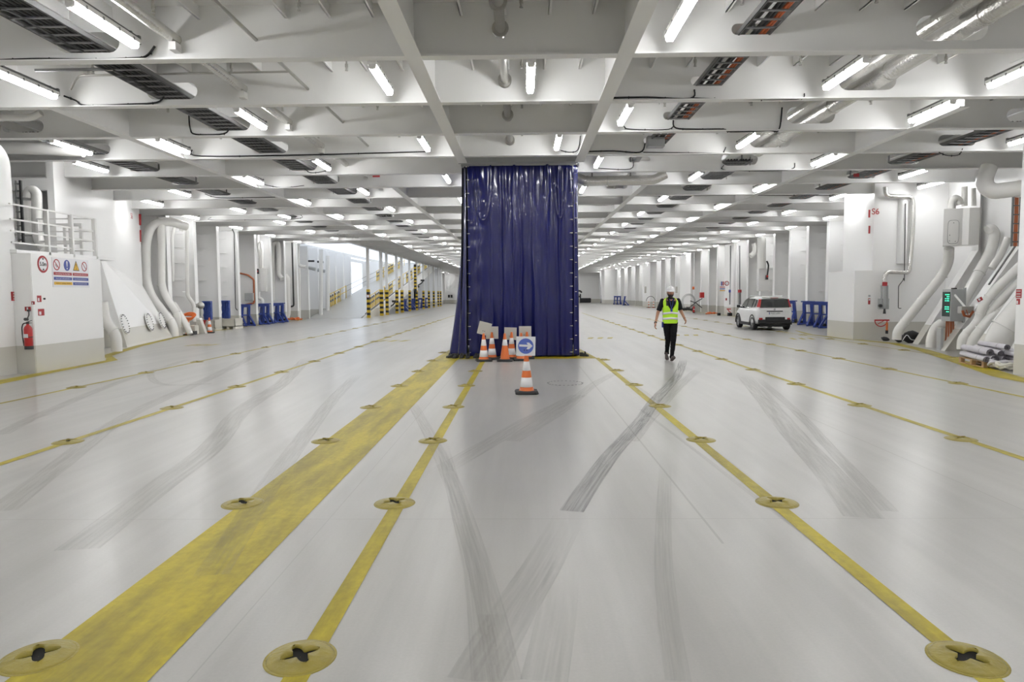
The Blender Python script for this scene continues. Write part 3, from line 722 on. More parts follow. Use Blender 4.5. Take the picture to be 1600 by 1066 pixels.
# joints, x right, -y towards the camera
SH = {-1: (-.195, .02, 1.545), 1: (.195, .0, 1.55)}
EL = {-1: (-.305, .05, 1.245), 1: (.285, .03, 1.27)}
WR = {-1: (-.375, -.01, .985), 1: (.335, -.17, 1.085)}
HIP = {-1: (-.10, 0, .985), 1: (.10, 0, .985)}
KN = {-1: (-.050, .0, .525), 1: (.045, -.20, .545)}
AN = {-1: (-.022, .27, .17), 1: (.000, -.245, .115)}
mb = MB()
ell(mb, (0, 0, 1.05), (.165, .11, .14)); ell(mb, (0, 0, 1.25), (.16, .105, .2)); ell(mb, (0, 0, 1.43), (.18, .115, .18))
capsule(mb, (0, .015, 1.52), (.0, -.005, 1.68), .062, .056)
for s in (-1, 1):
    capsule(mb, (s*.08, 0, 1.55), SH[s], .06, .06); capsule(mb, SH[s], EL[s], .054, .043); capsule(mb, EL[s], WR[s], .043, .028)
    capsule(mb, HIP[s], KN[s], .085, .058); capsule(mb, KN[s], AN[s], .055, .038)
    # hand: palm then five fingers curling in
    w = Vector(WR[s]); d = (w-Vector(EL[s])).normalized(); inw = Vector((-s, 0, 0)); inw = (inw-d*inw.dot(d)).normalized(); side = d.cross(inw)*(-s)
    if side.y > 0: side = -side      # thumb side faces the camera
    p = w+d*.055; capsule(mb, w, w+d*.03, .027, .030)
    for q, L in ((-.030, .062), (-.010, .072), (.011, .078), (.031, .072)):
        base = w+d*.092+side*q; capsule(mb, w+d*.03+side*q*.7, base, .0165, .0125, n=10)
        k1 = base+d*L*.48+inw*.012; k2 = k1+d*L*.30+inw*.022; k3 = k2+d*L*.12+inw*.022
        capsule(mb, base, k1, .0105, .0095, n=10); capsule(mb, k1, k2, .0095, .0085, n=10); capsule(mb, k2, k3, .0085, .0078, n=10)
    t0 = w+d*.03+side*.028; t1 = t0+d*.038+side*.022+inw*.012; t2 = t1+d*.034+side*.004+inw*.012
    capsule(mb, t0, t1, .013, .0115, n=10); capsule(mb, t1, t2, .0115, .0095, n=10)
# feet inside the shoes
# head
HC_ = Vector((0, -.015, 1.765)); ell(mb, HC_, (.077, .098, .112)); ell(mb, HC_+Vector((0, -.022, -.055)), (.058, .068, .062)); ell(mb, HC_+Vector((0, -.05, -.088)), (.032, .035, .026))
ell(mb, HC_+Vector((0, -.080, .020)), (.052, .018, .012)); ell(mb, HC_+Vector((-.04, -.068, -.028)), (.024, .02, .018)); ell(mb, HC_+Vector((.04, -.068, -.028)), (.024, .02, .018))
capsule(mb, HC_+Vector((0, -.094, .008)), HC_+Vector((0, -.113, -.032)), .009, .013); ell(mb, HC_+Vector((-.012, -.103, -.036)), (.009, .01, .008)); ell(mb, HC_+Vector((.012, -.103, -.036)), (.009, .01, .008))
for s in (-1, 1): ell(mb, HC_+Vector((s*.080, .008, -.012)), (.010, .020, .032))
remeshed(mb, 'body', 'skin', man, vox=.0055, sm=2)
for s in (-1, 1):
    mb = MB(); ell(mb, HC_+Vector((s*.031, -.088, .002)), (.0125, .010, .0085)); e = mb.build('eye', 'eye_white', man); mb = MB(); ell(mb, HC_+Vector((s*.031, -.0955, .002)), (.006, .004, .006)); mb.build('iris', 'hair', e)
    mb = MB(); mb.tube([HC_+Vector((s*.012, -.103, .020)), HC_+Vector((s*.03, -.102, .027)), HC_+Vector((s*.052, -.090, .021))], .0055, n=8); mb.build('eyebrow', 'hair', man)
mb = MB(); mb.tube([HC_+Vector((-.022, -.100, -.062)), HC_+Vector((0, -.108, -.061)), HC_+Vector((.022, -.100, -.062))], .0055, n=8); mb.build('mouth', 'lip', man)
mb = MB(); ell(mb, HC_+Vector((0, -.03, -.082)), (.068, .070, .046)); ell(mb, HC_+Vector((0, -.052, -.115)), (.046, .048, .040))
for s in (-1, 1): ell(mb, HC_+Vector((s*.066, -.008, -.045)), (.016, .032, .045)); capsule(mb, HC_+Vector((s*.030, -.092, -.060)), HC_+Vector((0, -.108, -.047)), .009, .007)
remeshed(mb, 'beard', 'hair', man, vox=.006, sm=2)
mb = MB(); ell(mb, HC_+Vector((0, .02, .02)), (.084, .092, .085)); mb.build('hair', 'hair', man)
# hard hat
n = 36; mb = MB(); rings = []
for z, a, b in ((.012, .100, .118), (.03, .103, .121), (.07, .098, .116), (.105, .080, .098), (.128, .052, .066), (.138, .018, .024)): rings.append([HC_+Vector((a*math.cos(2*PI*k/n), .01+b*math.sin(2*PI*k/n), z+.018)) for k in range(n)])
mb.loft(rings); mb.tube([HC_+Vector((0, -.105, .08)), HC_+Vector((0, -.07, .142)), HC_+Vector((0, .01, .162)), HC_+Vector((0, .09, .142)), HC_+Vector((0, .125, .08))], .014, n=10, bend=.05)
hel = mb.build('hard_hat', 'helmet', man)
mb = MB(); mb.loft([[HC_+Vector(((.100+e)*math.cos(2*PI*k/n), .01+(.118+e+(.045*max(0, -math.sin(2*PI*k/n))**2 if e else 0))*math.sin(2*PI*k/n), z+.018-(.012*max(0, -math.sin(2*PI*k/n)) if e else 0))) for k in range(n)] for e, z in ((0, .022), (.014, .012), (.014, .006), (0, .004))], caps=False); mb.build('brim', 'helmet', hel)
# trousers
mb = MB(); ell(mb, (0, .0, 1.06), (.178, .125, .10)); ell(mb, (0, .01, .98), (.18, .13, .12))
for s in (-1, 1):
    capsule(mb, (s*.095, .0, .98), tuple(Vector(HIP[s])*.5+Vector(KN[s])*.5), .103, .086); capsule(mb, tuple(Vector(HIP[s])*.5+Vector(KN[s])*.5), KN[s], .086, .070); capsule(mb, KN[s], tuple(Vector(AN[s])+Vector((0, 0, .02))), .070, .052)
    a = Vector(AN[s]); mb.cyl(a+Vector((0, 0, .05)), a+Vector((0, .0, -.03)), .056, .064, n=16)
remeshed(mb, 'trousers', 'trousers', man, vox=.009, sm=4, disp=lambda c: .007*noise.noise(Vector((c.x*9, c.y*9, c.z*22))))
# polo shirt
mb = MB(); ell(mb, (0, 0, 1.44), (.19, .128, .15)); ell(mb, (0, 0, 1.25), (.172, .122, .2)); ell(mb, (0, 0, 1.10), (.175, .125, .10)); capsule(mb, (-.12, .01, 1.56), (.12, .01, 1.56), .062, .062); capsule(mb, (0, .01, 1.58), (0, .0, 1.62), .072, .068)
for s in (-1, 1): mb.cyl(tuple(Vector(SH[s])*.15+Vector(EL[s])*.85), SH[s], .066, .068, n=18); ell(mb, SH[s], (.068, .068, .066))
remeshed(mb, 'polo_shirt', 'polo', man, vox=.009, sm=3, disp=lambda c: .005*noise.noise(Vector((c.x*10, c.y*10, c.z*14))))
mb = MB()
for s in (-1, 1): mb.prism([(s*.012, -.095, 1.545), (s*.062, -.075, 1.60), (s*.068, -.045, 1.635), (s*.085, -.07, 1.57), (s*.05, -.105, 1.525)], (0, -.008, .004))
mb.build('collar', 'polo', man)
# hi-vis vest: open V at the chest
def vr(z):
    T = [(.96, .185, .142), (1.02, .192, .146), (1.12, .188, .142), (1.25, .190, .142), (1.38, .204, .146), (1.48, .212, .140), (1.55, .205, .120), (1.60, .150, .092), (1.635, .088, .075)]
    for (a, b, c), (d, e, f_) in zip(T, T[1:]):
        if a <= z <= d: t = (z-a)/(d-a); return b+(e-b)*t, c+(f_-c)*t
    return T[-1][1:]
def vpt(z, a, off=0):
    rx, ry = vr(z); rx += off; ry += off; c, s = math.cos(a), math.sin(a); f = 1+.012*math.sin(a*7+z*9)
    return Vector((math.copysign(abs(c)**.8, c)*rx*f, .005+math.copysign(abs(s)**.8, s)*ry*f, z))
n = 64; Z = [.965+i*.0168 for i in range(41)]; mb = MB(); vs = [vpt(z, 2*PI*k/n-PI/2) for z in Z for k in range(n)]; fs = []
for i in range(len(Z)-1):
    z = Z[i]
    for k in range(n):
        a = ((k+.5)/n*2*PI); a = min(a, 2*PI-a)      # angle from the front
        if z > 1.30 and a < (z-1.30)*2.6+.05: continue
        if 1.36 < z < 1.565 and abs(a-PI/2) < .42: continue
        fs.append((i*n+k, i*n+(k+1) % n, (i+1)*n+(k+1) % n, (i+1)*n+k))
mb.add(vs, fs, None, True); ve = mb.build('hi_vis_vest', 'vest', man, fix=False); md = ve.modifiers.new('t', 'SOLIDIFY'); md.thickness = .006
for z0, sl, in ((1.075, .02), (1.215, .03)):
    mb = MB(); vs = []
    for zz in (0, .052):
        for k in range(n): a = 2*PI*k/n-PI/2; p = vpt(z0+zz, a, .005); vs.append(p+Vector((0, 0, (sl*abs(math.sin(a*.5+PI/4))*0+ (-sl if abs(p.x) > 0 else 0)*abs(p.x)*4))))
    mb.add(vs, [(k, (k+1) % n, n+(k+1) % n, n+k) for k in range(n)], None, True); s_ = mb.build('reflective_stripe', 'reflective', man, fix=False); md = s_.modifiers.new('t', 'SOLIDIFY'); md.thickness = .003
mb = MB(); mb.tube([(-.045, -.10, 1.60), (-.03, -.135, 1.48), (.0, -.150, 1.33), (.035, -.13, 1.48), (.05, -.10, 1.60)], .006, n=6, bend=.02); mb.box((0, -.155, 1.30), (.05, .006, .07)); mb.build('lanyard', 'strap_blue', man)
mb = MB(); mb.box((-.11, -.145, 1.47), (.045, .03, .10), bev=.008); mb.cyl((-.12, -.14, 1.51), (-.125, -.13, 1.62), .006, n=8); mb.build('radio_microphone', 'black', man)
mb = MB(); mb.box((-.20, -.02, .93), (.035, .05, .14), bev=.01); mb.tube([(-.17, -.08, 1.0), (-.21, -.05, .96), (-.205, -.03, .86)], .006, n=6, bend=.02); mb.build('belt_radio', 'strap_blue', man)
w = Vector(WR[-1]); d = (w-Vector(EL[-1])).normalized(); mb = MB(); mb.cyl(w-d*.02, w+d*.005, .034, .033, n=20); mb.box(w+Vector((-.032, -.008, 0)), (.014, .04, .04), bev=.005); mb.build('wrist_watch', 'black', man)
w = Vector(WR[1]); d = (w-Vector(EL[1])).normalized(); mb = MB(); mb.cyl(w-d*.012, w-d*.004, .032, .031, n=20); mb.build('bracelet', 'dark_metal', man)
# shoes
def shoe(heel, toe, up, name='shoe'):
    heel, toe, up = Vector(heel), Vector(toe), Vector(up).normalized(); f = (toe-heel).normalized(); sd = f.cross(up).normalized(); up = sd.cross(f); L = (toe-heel).length
    mb = MB(); rings = []
    for t, wd, h in ((0, .026, .055), (.04, .034, .085), (.2, .038, .095), (.4, .040, .085), (.6, .047, .062), (.8, .047, .048), (.95, .034, .036), (1.0, .016, .025)):
        c = heel+f*L*t+up*.018; rings.append([c+sd*wd*math.cos(a)+up*(h*max(0, math.sin(a))) for a in [PI*k/12 for k in range(13)]])
    mb.loft(rings); o = mb.build('shoe', 'shoe', man)
    mb = MB(); a_ = []; 
    for t, wd in ((0, .028), (.05, .038), (.3, .040), (.6, .050), (.85, .048), (.97, .032), (1.01, .012)): a_.append((t, wd))
    pts = [heel+f*L*t+sd*w_ for t, w_ in a_]+[heel+f*L*t-sd*w_ for t, w_ in a_[::-1]]; mb.prism(pts, up*.024); mb.build('sole', 'sole', o)
    mb = MB(); c = heel+f*L*.25+up*.085; mb.cyl(heel+f*L*.14+up*.05, heel+f*L*.14+up*.13, .043, .045, n=16); mb.build('collar', 'shoe', o)
shoe((.002, -.205, .003), (.010, -.47, .12), (0, -.36, .93))
shoe((-.022, .315, .115), (-.048, .075, .004), (0, .42, .90))
# ------------------------------------------------------------------ car
mat('car_paint', (.80, .80, .80), .22, coat=.6)
mat('car_trim', (.014, .014, .015), .6)
mat('tail_red', (.42, .008, .012), .15, coat=.5)
mat('lamp_clear', (.7, .7, .72), .1)
mat('alloy', (.42, .42, .43), .3, .8)
mat('plate', (.75, .76, .76), .4)
car = thing('car', (11.45, 32.95, 0), 'small white hatchback parked with its rear towards the camera', 'car'); car.rotation_euler = (0, 0, -.03)
# body: sections along the length, forward is +y
ST = [  # y, sill z, half width, belt z, roof z, roof half width
 (1.83, .34, .56, .62, .66, .48), (1.78, .26, .68, .74, .80, .58), (1.60, .22, .76, .84, .92, .66), (1.2, .20, .80, .92, 1.0, .68), (.92, .20, .81, .95, 1.06, .66), (.55, .20, .815, .96, 1.33, .60), (.25, .20, .82, .97, 1.48, .585),
 (-.3, .20, .825, .98, 1.535, .60), (-.9, .20, .83, 1.0, 1.54, .61), (-1.40, .22, .83, 1.01, 1.52, .61), (-1.66, .26, .82, 1.01, 1.47, .60), (-1.74, .30, .80, 1.0, 1.40, .61), (-1.79, .34, .76, .98, 1.04, .70), (-1.82, .42, .70, .86, .90, .62)]
def sec(st, n=14):
    y, z0, hw, zb, zr, rw = st; P = [(hw*.90, z0), (hw*.985, z0+.10), (hw, z0+.30), (hw*.995, zb-.12), (hw*.965, zb-.02), (hw*.935, zb+.03 if zr > zb+.1 else zb)]
    for t in (.3, .6, .85): P.append((hw*.93+(rw-hw*.93)*t, zb+(zr-zb)*t*.98))
    P += [(rw*.93, zr-.012), (rw*.7, zr), (rw*.35, zr+.012), (0, zr+.016)]
    return [(x, y, z) for x, z in P]+[(-x, y, z) for x, z in P[-2::-1]]
mb = MB(); mb.loft([sec(s) for s in ST][::-1]); body = mb.build('body', 'car_paint', car)
md = body.modifiers.new('sub', 'SUBSURF'); md.levels = 2; md.render_levels = 2
# rear window (dark panel right across, between the tail lamps)
def yb(z):  # rear surface of the tailgate at height z
    return -1.79+(z-1.0)*.12 if z > .98 else -1.80
mb = MB(); mb.prism([(-.66, yb(1.04)-.035, 1.04), (.66, yb(1.04)-.035, 1.04), (.60, yb(1.42)-.02, 1.42), (-.60, yb(1.42)-.02, 1.42)], (0, .06, 0)); mb.build('rear_window', 'glass_dark', car)
for s in (-1, 1):
    mb = MB(); mb.prism([(s*.64, yb(1.04)-.045, 1.06), (s*.765, yb(1.04)+.03, 1.06), (s*.665, yb(1.42)+.05, 1.42), (s*.585, yb(1.42)-.03, 1.42)], (0, .07, 0)); mb.build('tail_lamp', 'tail_red', car)
    mb = MB(); mb.prism([(s*.80, -1.55, 1.06), (s*.80, -1.18, 1.04), (s*.645, -1.15, 1.42), (s*.655, -1.48, 1.40)], (s*.025, 0, 0)); mb.build('quarter_window', 'glass_dark', car)
    mb = MB(); mb.prism([(s*.795, -1.08, 1.03), (s*.79, -.28, 1.00), (s*.635, -.28, 1.44), (s*.645, -1.08, 1.43)], (s*.03, 0, 0)); mb.build('rear_door_window', 'glass_dark', car)
    mb = MB(); mb.prism([(s*.79, -.22, 1.00), (s*.785, .72, .98), (s*.66, .38, 1.34), (s*.63, .12, 1.44), (s*.63, -.22, 1.44)], (s*.03, 0, 0)); mb.build('front_door_window', 'glass_dark', car)
    mb = MB(); mb.bar((s*.52, -1.35, 1.575), (s*.52, .15, 1.57), .03, .03); mb.box((s*.52, -1.3, 1.55), (.03, .1, .05)); mb.box((s*.52, .1, 1.55), (.03, .1, .05)); mb.build('roof_rail', 'car_paint', car)
    mb = MB(); mb.box((s*.93, .62, 1.06), (.16, .09, .13), bev=.03); mb.bar((s*.80, .62, 1.02), (s*.90, .62, 1.03), .04, .05); mb.build('wing_mirror', 'car_trim', car)
    mb = MB(); mb.box((s*.832, -.62, .86), (.02, .14, .03), bev=.008); mb.build('door_handle', 'car_paint', car)
    mb = MB(); mb.box((s*.62, -1.845, .53), (.16 if s < 0 else .13, .02, .085), bev=.02); mb.build('rear_reflector', 'tail_red' if s < 0 else 'sign_red', car)
    mb = MB(); mb.bar((s*.825, -.78, .27), (s*.825, .64, .27), .05, .13); mb.build('sill_cladding', 'car_trim', car)
mb = MB(); mb.prism([(.05, .9, 1.07), (-.05, .9, 1.07), (-.05, .35, 1.42), (.05, .35, 1.42)], (0, .03, .03)); 
mb = MB(); mb.prism([(-.62, .93, 1.08), (.62, .93, 1.08), (.55, .33, 1.44), (-.55, .33, 1.44)], (0, .03, .02)); mb.build('windscreen', 'glass_dark', car)
mb = MB(); mb.box((0, -1.74, 1.475), (.34, .06, .03), bev=.01); mb.build('brake_lamp', 'tail_red', car)
mb = MB(); mb.box((0, -1.72, 1.50), (1.08, .16, .03), bev=.012); mb.build('roof_spoiler', 'car_paint', car)
mb = MB(); mb.box((.0, -1.80, .40), (1.46, .10, .20), bev=.04); mb.box((.02, -1.845, .50), (.88, .05, .22), bev=.03); mb.build('rear_bumper', 'car_trim', car)
mb = MB(); mb.box((0, -1.835, .87), (.72, .02, .045), bev=.01); mb.build('tailgate_handle', 'car_trim', car)
mb = MB(); mb.box((0, -1.838, .775), (.52, .012, .11), bev=.004); pl = mb.build('number_plate', 'plate', car)
mb = MB(); mb.box((-.24, -1.846, .775), (.035, .004, .10)); mb.build('country_band', 'sign_blue', pl)
mb = MB(); text(mb, '7523 LZM', .085, (.02, -1.845, .775), (1, 0, 0), (0, 0, 1), None, .001, width=.42); mb.build('lettering', 'black', pl)
mb = MB(); mb.cyl((0, -1.80, .955), (0, -1.822, .955), .048, n=24); mb.build('badge', 'alloy', car)
mb = MB(); mb.bar((0, -1.79, 1.07), (.30, -1.80, 1.10), .02, .012); mb.build('rear_wiper', 'car_trim', car)
def wheel(x, y, s):
    mb = MB(); mb.v = []; R = .31
    prof = [(.20, -.09), (.27, -.10), (.30, -.085), (R, -.05), (R, .05), (.30, .085), (.27, .10), (.20, .09)]; n = 36
    rings = [[Vector((x+w_, y+r*math.cos(2*PI*k/n), R+r*math.sin(2*PI*k/n))) for k in range(n)] for r, w_ in prof]; mb.loft(rings+[rings[0]], caps=False); t = mb.build('wheel', 'rubber', car)
    mb = MB(); xo = x+s*.07
    mb.cyl((x-s*.02, y, R), (x+s*.0, y, R), .2, n=28, m='car_trim')
    rr = [[Vector((xo+dx, y+r*math.cos(2*PI*k/n), R+r*math.sin(2*PI*k/n))) for k in range(n)] for r, dx in ((.205, 0), (.19, .012*s), (.18, 0), (.19, -.05*s))]; mb.loft(rr+[rr[0]], m='alloy', caps=False)
    mb.cyl((xo-s*.02, y, R), (xo+s*.012, y, R), .05, n=18, m='alloy')
    for k in range(5):
        a = 2*PI*k/5+.3; mb.bar((xo-s*.004, y, R), (xo, y+.19*math.cos(a), R+.19*math.sin(a)), .03, .045, m='alloy', up=(1, 0, 0))
    mb.build('rim', 'alloy', t)
    mb = MB(); P = []
    for k in range(15): a = -.15+(PI+.3)*k/14; P.append((.355*math.cos(a), .355*math.sin(a)))
    Q = [(p[0]*1.16, p[1]*1.16) for p in P]; mb.loft([[Vector((s*.80, y+a[0], R+a[1])) , Vector((s*.845, y+a[0], R+a[1])), Vector((s*.845, y+b[0], R+b[1])), Vector((s*.80, y+b[0], R+b[1]))] for a, b in zip(P, Q)], smooth=False); mb.build('wheel_arch', 'car_trim', car)
for y in (1.07, -1.23):
    for s in (-1, 1): wheel(s*.735, y, s)
mb = MB(); mb.bx(-.6, .6, -1.7, 1.6, .16, .3); mb.build('underbody', 'car_trim', car)
# ------------------------------------------------------------------ things under the deckhead
def A(px, py, Y): return at(px, py, Y=Y)
def one(mb, name, m, label, cat, group=None): return tag(mb.build(name, m), label, cat, group)
def tray(X, z, wd, y0, y1, cables, label, step=.30):
    root = thing('cable_tray', (X, y0, z), label, 'cable tray'); L = y1-y0
    mb = MB()
    for s in (-1, 1): mb.bx(s*wd/2-.006, s*wd/2+.006, 0, L, -.03, .05); mb.bx(s*wd/2-.02 if s > 0 else -wd/2-.006, s*wd/2+.006 if s > 0 else -wd/2+.02, 0, L, -.03, -.024)
    y = .1
    while y < L: mb.bx(-wd/2, wd/2, y, y+.04, -.03, -.012); y += step
    y = .9
    while y < L: mb.bx(-wd/2+.0, -wd/2+.03, y, y+.05, -.02, .5); mb.bx(wd/2-.03, wd/2, y, y+.05, -.02, .5); y += 2.455
    mb.build('ladder_frame', 'grey_tray', root)
    for off, r, m in cables:
        mb = MB(); n = int(L/1.2)+1; mb.tube([(off+.012*math.sin(i*1.7+off*30), L*i/n, -.005+r) for i in range(n+1)], r, n=6, m=m); mb.build('cable', m, root)
mat('grey_tray', (.22, .22, .22), .45, .5)
blk = lambda *o: [(x, .03, 'cable') for x in o]
tray(-6.50, 5.47, .62, 5.2, BY(9), blk(-.24, -.17, -.10, -.02, .05, .14, .21)+[(.28, .012, 'orange_cable')], 'long grey cable ladder full of black cables, left of the ceiling centre')
tray(3.42, 5.56, .46, 5.2, BY(3)+.6, blk(-.18, -.13, .0, .05)+[(.13, .026, 'orange_cable'), (.17, .02, 'orange_cable')], 'short cable ladder with black and orange cables, right of the centre')
tray(6.2, 5.50, .75, BY(4)-.3, BY(14), blk(-.3, -.22, -.14, -.05, .04, .12, .2, .28), 'cable ladder running on behind the foil ducts on the right')
tray(-11.1, 5.47, .6, BY(2)+.4, BY(13), blk(-.22, -.14, -.05, .04, .12, .2), 'cable ladder high on the far left near the wall')
tray(11.0, 5.47, .6, BY(2)+.4, BY(13), blk(-.22, -.14, -.05, .04, .12)+[(.2, .02, 'orange_cable')], 'cable ladder high on the far right near the wall')
tray(-6.5, 5.47, .62, BY(9)+.3, BY(24), blk(-.2, -.08, .05, .18), 'cable ladder continuing over the distant left lanes')
def run(name, label, cat, pts, r, m, n=14, bend=.3, rings=(), rr=1.35, group=None, rl=.03):
    mb = MB(); mb.tube(pts, r, n=n, bend=bend); o = one(mb, name, m, label, cat, group)
    for c, d in rings:
        c, d = Vector(c), Vector(d).normalized(); mb = MB(); mb.cyl(c-d*rl/2, c+d*rl/2, r*rr, n=max(n, 16)); mb.build('coupling', m, o, world=True)
    return o
B = BY
run('ventilation_duct', 'large shiny foil-wrapped duct along the ceiling on the right', 'duct', [(6.48, 4.5, 5.62), (6.48, B(3)+1.4, 5.62)], .165, 'foil', rings=[((6.48, y, 5.62), (0, 1, 0)) for y in (7.2, 8.9, 9.9, 12.4, 14.6, 17.3)], rr=1.06, rl=.06)
run('ventilation_duct', 'thinner foil-wrapped duct beside the large one', 'duct', [(6.02, 4.5, 5.66), (6.02, B(3)+1.2, 5.66)], .11, 'foil')
run('insulated_pipe', 'foil-wrapped pipe along the ceiling on the left, beside a fluorescent light', 'pipe', [(-5.15, 5, 5.57), (-5.15, B(4), 5.57)], .083, 'foil')
run('drain_pipe', 'grey flanged steel pipe along the ceiling above the middle lane', 'pipe', [(-.31, 4.5, 5.65), (-.31, B(3)+.2, 5.65)], .075, 'steel', rings=[((-.31, B(k)+d, 5.65), (0, 1, 0)) for k in range(0, 4) for d in (-.08, -1.0 if k == 0 else -.13)], rr=1.65, rl=.03)
for x0, lb in ((-3.95, 'thin bare steel pipe along the ceiling left of the middle'),):
    run('conduit', lb, 'pipe', [(x0, 5.5, 5.56), (x0, B(3)-.02, 5.56)], .028, 'steel')
run('conduit', 'thin steel pipe crossing the ceiling on the left between the first beams', 'pipe', [A(110, 140, 12.2), A(122, 118, 12.2), A(450, 112, 12.2)], .018, 'steel', bend=.1)
run('ventilation_duct', 'silver duct crossing the ceiling just right of the curtain', 'duct', [A(900, 277, 21.4), A(915, 283, 21.4), A(1022, 281, 21.4), A(1040, 272, 21.4)], .145, 'foil', rings=[(A(918, 283, 21.4), (1, 0, 0)), (A(950, 283, 21.4), (1, 0, 0))], rr=1.15, rl=.05, bend=.1)
DU = bpy.data.objects['ventilation_duct.002']
for px in (925, 985):
    c = A(px, 281, 21.4); mb = MB(); mb.bx(c.x-.02, c.x+.02, c.y-.02, c.y+.02, c.z, ZP); mb.build('hanger', 'grey_metal', DU, world=True)
run('duct', 'fat white pipe bending at the top right of the wall', 'duct', [A(1545, 262, 19.3), A(1536, 285, 19.2), A(1548, 300, 19.0), A(1606, 293, 18.7)], .21, 'pipe_paint', bend=.25, rings=[(A(1592, 295, 18.8), (1, 0, 0))], rr=1.12)
run('duct', 'white pipe under the ceiling at the far left', 'duct', [A(-20, 230, 17), A(60, 232, 17.1), A(130, 236, 17.2)], .15, 'pipe_paint')
run('duct', 'short white pipe under the ceiling above the left wall end', 'duct', [A(-10, 184, 14.2), A(50, 184, 14.2), A(64, 176, 14.2)], .07, 'pipe_paint')
# black and orange cables clipped along the beam webs
CB = [(0, 'cable', [(-20, 96), (0, 94), (60, 92), (150, 93), (205, 91), (228, 88), (242, 72)], 'black cable clipped along the nearest beam at the top left'),
 (1, 'cable', [(100, 150), (118, 157), (135, 165), (200, 163), (245, 160), (258, 148)], 'black cable looping along the second beam to the tray at top left'),
 (1, 'cable', [(950, 153), (1010, 152), (1078, 154), (1085, 140)], 'black cable along the second beam into the orange-cabled tray'),
 (1, 'thin', [(1080, 153), (1150, 155), (1245, 155), (1257, 146)], 'thin black cable along the second beam to a light at right'),
 (2, 'orange_cable', [(295, 176), (297, 200), (306, 210), (350, 209), (358, 198)], 'orange cable looping down the third beam on the left'),
 (2, 'orange_cable', [(1052, 188), (1056, 200), (1090, 202), (1130, 202), (1142, 206), (1200, 204), (1217, 203), (1222, 168)], 'orange cable running along the third beam on the right'),
 (2, 'thin', [(975, 197), (985, 202), (1045, 202), (1052, 190)], 'thin black cable from a light along the third beam'),
 (3, 'cable', [(300, 234), (315, 244), (480, 242), (560, 240), (668, 237)], 'long black cable along the fourth beam on the left'),
 (3, 'cable', [(912, 237), (960, 236), (1000, 238), (1008, 224)], 'black cable along the fourth beam right of the girder'),
 (3, 'thin', [(1005, 238), (1120, 239), (1130, 238), (1134, 230)], 'thin black cable along the fourth beam further right'),
 (3, 'thin', [(876, 235), (890, 238), (903, 234), (907, 212)], 'thin black cable from the light before the curtain'),
 (4, 'thin', [(476, 264), (486, 270), (505, 268), (517, 264)], 'thin black cable on the fifth beam, left'),
 (4, 'thin', [(935, 263), (985, 264), (988, 247)], 'thin black cable on the fifth beam right of the curtain'),
 (4, 'thin', [(1131, 258), (1136, 266), (1230, 266), (1242, 255)], 'thin black cable on the fifth beam, far right'),
 (3, 'thin', [(1467, 238), (1480, 243), (1498, 242), (1504, 232)], 'thin black cable by a light at the right edge of the fourth beam'),
 (5, 'thin', [(410, 288), (440, 293), (475, 290)], 'thin black cable on the sixth beam, left'),
 (6, 'thin', [(320, 303), (345, 309), (430, 308)], 'thin black cable on the seventh beam, left'),
 (7, 'thin', [(925, 300), (935, 306), (1060, 306), (1160, 305), (1330, 306)], 'long thin black cable crossing the eighth beam on the right'),
 (8, 'thin', [(330, 340), (336, 344), (460, 342), (470, 336)], 'long thin black cable on the ninth beam, left')]
def sm3(P, n=5):
    out = []
    for i in range(len(P)-1):
        p0, p1, p2, p3 = P[max(i-1, 0)], P[i], P[i+1], P[min(i+2, len(P)-1)]
        for t in range(n): t /= n; out.append(.5*((2*p1)+(-p0+p2)*t+(2*p0-5*p1+4*p2-p3)*t*t+(-p0+3*p1-3*p2+p3)*t**3))
    return out+[P[-1]]
for k, m, pix, lb in CB:
    r = .011 if m == 'thin' else .016; mm = 'cable' if m == 'thin' else m
    P = sm3([A(x, y, B(k)-.035) for x, y in pix]); mb = MB(); mb.tube(P, r, n=8)
    for i in range(3, len(P)-2, 4): mb.box(P[i]+Vector((0, .012, 0)), (.012, .03, .045), 'black')
    mb.mats = [mm if q is None else q for q in mb.mats]; one(mb, 'cable', mm, lb, 'cable')
# cables between beams (lengthways, by the trays)
for i, (pts, lb) in enumerate((([A(0, 14, 8.6), A(24, 22, 9.0), A(88, 60, 9.8), A(130, 80, 10.2)], 'black cable hanging beside the cable ladder at the top left'), ([A(178, 110, 10.9), A(205, 124, 11.7), A(248, 146, 12.5)], 'black cable beside the cable ladder under the second beam'), ([A(1138, 8, 9.0), A(1190, 44, 9.2)], 'short black cable'))):
    if i < 2: mb = MB(); mb.tube(sm3([Vector(p) for p in pts]), .014, n=8); one(mb, 'cable', 'cable', lb, 'cable')
# sprinklers
root = thing('sprinkler', (0, 0, 0), '', 'sprinkler'); mb = MB(); mb.cyl((0, 0, .10), (0, 0, .52), .016, n=8); mb.build('dropper', 'steel', root)
mb = MB(); mb.cyl((0, 0, .055), (0, 0, .11), .026, n=10); mb.cyl((0, 0, .02), (0, 0, .055), .014, n=8); mb.cyl((0, 0, 0), (0, 0, .008), .026, n=12); mb.bar((-.02, 0, .005), (-.02, 0, .05), .004, .006); mb.bar((.02, 0, .005), (.02, 0, .05), .004, .006); mb.build('nozzle', 'steel', root)
first = True
for k in range(-1, 7):
    for i, x in enumerate((-7.27, -4.9, -2.95, 0.0, 2.9, 4.65, 7.05)):
        if k == -1 and abs(x) > 7: continue
        if k > 3 and x == 0: continue
        y = B(k)+1.36; lb = 'small steel ceiling sprinkler, %s from the left in the %s bay between beams' % (ordinal(i+1), ordinal(k+2))
        if first: root.location = (x, y, 5.53); tag(root, lb, 'sprinkler', 'ceiling sprinklers'); first = False
        else: dup(root, (x, y, 5.53), label=lb, group='ceiling sprinklers')
